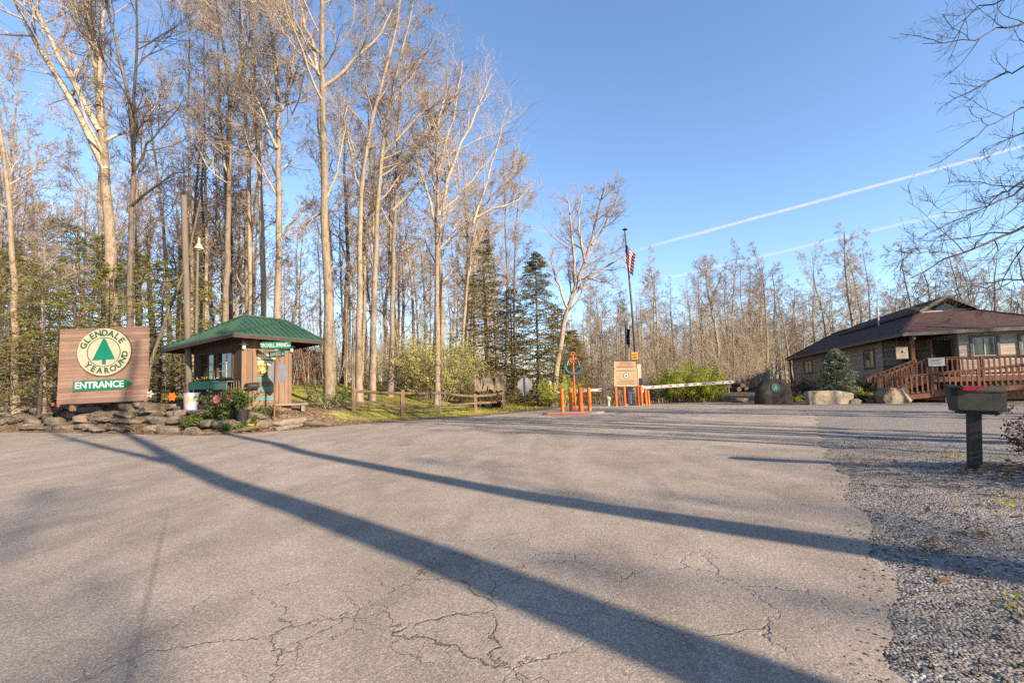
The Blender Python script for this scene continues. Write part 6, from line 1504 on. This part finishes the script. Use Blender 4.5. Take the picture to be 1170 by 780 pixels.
spots = [(17, 1.5), (21, 6), (25, 3), (30, 10.5), (33, 6), (24, -3), (31, 0), (37, 11), (41, 5), (36, -4.5), (29, 14), (44, 12), (14.5, 3.5), (16, -1.5), (30, 11.5), (48, 15), (26, 12.5)]
rs_ = np.random.default_rng(55)
for i, (x, y) in enumerate(spots):
    k = (1, 5, 7, 3, 0)[i % 5]; wood_tree(k, x, y, .8+.25*rs_.random(), rs_.random()*6.28, 'bare tree in the row beyond the right edge of the picture', 'bare trees right of the gravel drive', rs_.normal()*.04)
for i, (x, y) in enumerate([(16.2, -15.0), (36, -22), (31, -14), (29, -20)]):
    wood_tree((3, 6, 1, 4)[i], x, y, .75+.2*rs_.random(), rs_.random()*6.28, 'bare tree across the road behind the camera', 'bare trees behind the camera', 0)
# near tree right of the frame with twigs hanging into the picture
X0 = 9.6; Y0 = 7.6; b = np.array([X0, Y0, gz(X0, Y0)-.1]); L_ = lambda px_, py, Y: np.array(P(px_, py, Y))-b
ex = [([L_(1190, 20, 7.5), L_(1184, 22, 7.4), L_(1139, 38, 7.3), L_(1094, 50, 7.2), L_(1054, 50, 7.2)], .018),
      ([L_(1195, 60, 7.6), L_(1184, 70, 7.8), L_(1144, 88, 7.9), L_(1109, 104, 8.0), L_(1084, 108, 8.0)], .017),
      ([L_(1195, 110, 7.4), L_(1189, 118, 7.2), L_(1154, 128, 7.1), L_(1119, 150, 7.0), L_(1099, 163, 7.0)], .017),
      ([L_(1195, -20, 7.6), L_(1174, -10, 7.9), L_(1129, 5, 8.1), L_(1099, 20, 8.2), L_(1079, 62, 8.2)], .017),
      ([L_(1195, 125, 7.8), L_(1194, 140, 8.1), L_(1164, 160, 8.2), L_(1134, 166, 8.2), L_(1119, 175, 8.2)], .015)]
free_tree(710, X0, Y0, [(0, 0, 0), (.02, 0, 3), L_(1183, 20, 7.6), L_(1206, -60, 7.6), L_(1209, -220, 7.6)], .16, 'near bare tree at the right edge whose budding twigs hang into the sky', .45, 5, 1.8, .66, ex, 'bark_dark', 'twig_dark', .22, .028, 'bud', np.array([1., .4, 0]), (40, 70), .0021)
X0 = 15.6; Y0 = 12.6; b = np.array([X0, Y0, gz(X0, Y0)-.1])
ex = [([L_(1190, 250, 12.5), L_(1170, 259, 12.3), L_(1120, 280, 12.0), L_(1080, 295, 11.8), L_(1040, 318, 11.6)], .045), ([L_(1090, 290, 11.8), L_(1066, 286, 11.8), L_(1050, 284, 11.7), L_(1030, 286, 11.7), L_(1014, 282, 11.7)], .012),
      ([L_(1190, 200, 12.4), L_(1160, 222, 12.2), L_(1130, 236, 12.1), L_(1100, 240, 12), L_(1075, 243, 12)], .035), ([L_(1200, 190, 12.6), L_(1180, 200, 12.7), L_(1150, 215, 12.8), L_(1130, 232, 12.9), L_(1120, 250, 13)], .035), ([L_(1190, 315, 12.6), L_(1165, 320, 12.3), L_(1130, 324, 12.2), L_(1090, 327, 12.0), L_(1060, 335, 12)], .025), ([L_(1190, 230, 12.6), L_(1175, 270, 12.6), L_(1160, 300, 12.5), L_(1145, 330, 12.4), L_(1130, 345, 12.3)], .025)]
free_tree(711, X0, Y0, [(0, 0, 0), (.0, 0, 3), (-.1, .1, 6), (-.1, 0, 9)], .15, 'bare tree at the right edge with a long budding limb above the house', .6, 6, 2.4, .8, ex, 'bark_dark', 'twig_dark', .28, .05, 'bud', np.array([.8, .5, 0]), (35, 65), .005)

# conifers
GH = 'loose young hemlocks round the entrance sign'
for i, (px_, Y, h, w_, dens, lab) in enumerate(((8, 20.5, 7.2, 2.9, .9, 'loose hemlock at the left frame edge behind the notice post'), (46, 19.2, 6.6, 2.4, .7, 'loose hemlock left of the entrance sign'), (84, 21.5, 8.6, 3.0, .8, 'tallest loose hemlock, right behind the left half of the entrance sign'),
        (128, 19.6, 6.2, 2.2, .6, 'loose hemlock behind the right half of the entrance sign'), (182, 20.0, 6.4, 2.6, .75, 'loose hemlock between entrance sign and shed'), (232, 19.5, 5.4, 2.3, .6, 'loose hemlock with boughs over the left of the shed roof'),
        (20, 24, 9.2, 3.4, .8, 'taller hemlock behind the notice post at left'), (66, 25.5, 10.5, 3.4, .8, 'tall hemlock far behind the left edge of the entrance sign'), (112, 25, 9.4, 3.2, .8, 'tall hemlock far behind the middle of the entrance sign'), (158, 24.5, 8.2, 3.0, .75, 'hemlock far behind the gap between sign and shed'), (205, 25.5, 7.2, 2.8, .7, 'hemlock far behind the cut-off pole'))):
    x = float(P(px_, 440, Y)[0]); conifer(conifer_meshes(800+i, h, w_, dens*1.25, -.05, .46, .10, .10, .075, .32, .30), 'hemlock', (x, Y, gz(x, Y)-.05), lab)
for i, (px_, Y, pt, w_, lab) in enumerate(((556, 31, 262, 3.3, 'tall dark conifer left in the pair behind the octagon sign'), (615, 30, 288, 3.4, 'pointed dark conifer right in the pair behind the octagon sign'), (585, 35, 330, 3.2, 'dark conifer filling the gap behind the pointed pair'), (655, 34, 375, 2.2, 'low dark conifer behind the anchor ornament'), (640, 37, 352, 3.0, 'dark conifer right of the pointed conifer'))):
    x = float(P(px_, 440, Y)[0]); g = gz(x, Y); h = float(P(px_, pt, Y)[2])-g
    conifer(conifer_meshes(820+i, h, w_, 1.5, -.04, .45, .125, .04, .14, .36, .16), 'hemlock_dark', (x, Y, g-.05), lab)
for i, (px_, Y, pt, w_) in enumerate(((760, 60, 385, 2.2), (848, 56, 385, 2.4))):
    x = float(P(px_, 440, Y)[0]); g = gz(x, Y); h = float(P(px_, pt, Y)[2])-g
    conifer(conifer_meshes(840+i, h, w_, .9, -.04, .45, .30, .05, .16, .42, .1), 'hemlock', (x, Y, g-.05), ['small dark conifer deep in the woods right of the notice board', 'small dark conifer deep in the woods above the arm tip'][i])
# bushes
def bush(px_, py, Y, h, w_, n, size, mt, lab, seed, stems=40, tw='twig', asp=.5, spread=.6):
    x = float(P(px_, py, Y)[0]); return shrub(shrub_meshes(seed, h, w_, stems, n, size, .06, spread, asp, 6), mt, (x, Y, gz(x, Y)-.03), lab, None, 'shrub', tw)
bush(500, 446, 27.5, 3.9, 4.4, 15000, .10, 'pale_shrub', 'large pale green budding bush behind the rail fence', 501, 60)
bush(470, 446, 29, 3.0, 3.6, 6000, .09, 'pale_shrub', 'brownish budding bush left of the large pale green bush', 502, 46, 'twig_red')
bush(785, 461, 29.5, 2.4, 3.6, 15000, .10, 'forsythia', 'bright green shrub behind the right barrier arm', 503, 60)
bush(808, 461, 29.0, 1.7, 2.4, 8000, .09, 'forsythia', 'lower green shrub below the tip of the right barrier arm', 504, 40)
bush(757, 461, 31, 1.9, 2.6, 3600, .08, 'fresh_leaf', 'darker green shrub between notice board and bright shrub', 505, 40)
bush(640, 452, 27.5, 1.6, 2.2, 5000, .09, 'forsythia', 'fresh green bush behind the left barrier arm', 506, 36)
bush(376, 460, 19.0, 1.1, 1.6, 900, .09, 'fresh_leaf', 'bright green sapling leaves at the foot of the big pale trunk', 507, 12, 'twig', .6, 1.0)
bush(535, 448, 30, 2.2, 3.0, 2400, .08, 'pale_shrub', 'brown green bush between pale bush and thatched shelter', 508, 40, 'twig_red')
for i, (px_, py, Y, n) in enumerate(((402, 250, 24.5, 260), (404, 300, 24, 160), (395, 345, 24, 160))):
    q = np.array(P(px_, 440, Y)); x = q[0]; g = gz(x, Y); hz = float(P(px_, py, Y)[2])-g
    m = bare_meshes(880+i, [(0, 0, 0), (.1, 0, hz*.6), (.0, .1, hz)], .05, .015, .55, 10, 1.4, (45, 80), .02, None, .6, .25, .11, 8)
    bare_tree(m, 'bark_grey', 'twig', (x, Y, g-.05), ['sapling with early green leaves, tallest right of the big pale trunk', 'middle-sized sapling with early green leaves behind the big pale trunk', 'smallest leafing sapling behind the big pale trunk'][i], 'tree', None, 'fresh_leaf', 'leafing_sapling')
# small red cabin glimpsed behind the shed
q = P(345, 430, 44); g = gz(q[0], 44); cb = thing('red_cabin', (q[0], 44, g-.1), 'small red-brown cabin with white window far behind the shed', 'cabin', rz=.1)
mb = MB(); mb.box((0, 0, 1.25), (3.6, 3, 2.5)); mb.plate([(-1.8, 2.5), (1.8, 2.5), (0, 3.3)], -1.5, -1.4); mb.plate([(-1.8, 2.5), (1.8, 2.5), (0, 3.3)], 1.4, 1.5); mb.build('wall', M['brick_red'], cb)
mb = MB(); slab(mb, (-2.1, -1.8, 2.42), (0, -1.8, 3.42), (0, 1.8, 3.42), (-2.1, 1.8, 2.42)); slab(mb, (2.1, -1.8, 2.42), (.0, -1.8, 3.418), (.0, 1.8, 3.418), (2.1, 1.8, 2.42)); mb.build('roof', M['shingle'], cb)
wn = MB().box((.3, -1.53, 1.5), (.9, .05, 1.0)).build('window', M['white'], cb); MB().box((.3, -1.56, 1.5), (.7, .02, .8)).build('pane', M['glass'], wn)
# undergrowth: one tangle nobody could count
def thicket(seed, n, fxy, h0, h1, label, leafn, lm, lsize, tw='twig', rad=.013):
    r = np.random.default_rng(seed); xy = fxy(r, n); n = len(xy); S = 5
    st = np.concatenate([xy, zf(xy[:, 0], xy[:, 1])[:, None]-.05], 1); d = norm(np.concatenate([r.normal(size=(n, 2))*.16, np.ones((n, 1))], 1)); L = h0+(h1-h0)*r.random(n)**1.6
    p = np.empty((n, S, 3)); p[:, 0] = st
    for s in range(1, S): p[:, s] = p[:, s-1]+d*(L/(S-1))[:, None]; d = norm(d+r.normal(size=d.shape)*.10)
    rr = rad*(.6+L/h1)[:, None]*np.linspace(1, .3, S)[None]; parts = [tubes(p, rr, 4)]
    p2, r2 = grow(r, p, rr, 6, .15, .98, '.36', (25, 65), .06, .15, 4, .7, .006, .4, .3, None, .02); parts.append(tubes(p2, r2, 3))
    p3, r3 = grow(r, p2, r2, 4, .1, 1, '.5', (25, 65), .04, .15, 3, .7, .005, .5, .3, None, .02); parts.append(tubes(p3, r3, 3))
    V, q = cat_tubes(parts); me = np_mesh('undergrowth', V, [q]); 
    o = link('undergrowth', me, M[tw]); tag(o, label, 'undergrowth', kind='stuff')
    if leafn:
        idx = r.integers(0, len(p3), leafn); pts, _, _ = at_t(p3, r3, idx, r.random(leafn)); v, qq = leaf_quads(r, pts, lsize, .1, .6); lk = link('early_leaves', np_mesh('early_leaves', v, [qq]), M[lm], o, False); lk['kind'] = 'stuff'
def fxyL(r, n):
    y = 27+50*r.random(n); x = ((-80+740*r.random(n))-585)/F*y; d = verge(x, y); k = d > np.where((x > -8), 9.5, 12); return np.stack([x, y], 1)[k]
def fxyR(r, n):
    y = 34+46*r.random(n)**1.3; x = ((640+np.where(y < 54, 240, 330)*r.random(n))-585)/F*y; k = np.array([house_clear(a, b) for a, b in zip(x, y)]); return np.stack([x, y], 1)[k]
def fxyH(r, n):
    y = 48+50*r.random(n); x = ((900+420*r.random(n))-585)/F*y; k = np.array([house_clear(a, b) for a, b in zip(x, y)]); return np.stack([x, y], 1)[k]
thicket(901, 3600, fxyL, 1.0, 7.5, 'tangled thin brush filling the woods behind the shed and lawn', 46000, 'bud', .085, 'twig')
thicket(902, 2000, fxyR, 1.5, 7.0, 'tangled thin brush filling the woods beyond the gate', 11000, 'bud_olive', .11, 'twig')
thicket(903, 1000, fxyH, 2.0, 9.0, 'budding brush on the rise behind the house', 42000, 'bud_olive', .17, 'twig')

def fxyF(r, n):
    y = 66+50*r.random(n); x = ((-160+1080*r.random(n)**1.35)-585)/F*y; return np.stack([x, y], 1)
thicket(904, 3400, fxyF, 5.0, 13.0, 'far-off bare woods reading as one brown haze behind everything', 9000, 'bud_olive', .16, 'twig_red', .022)
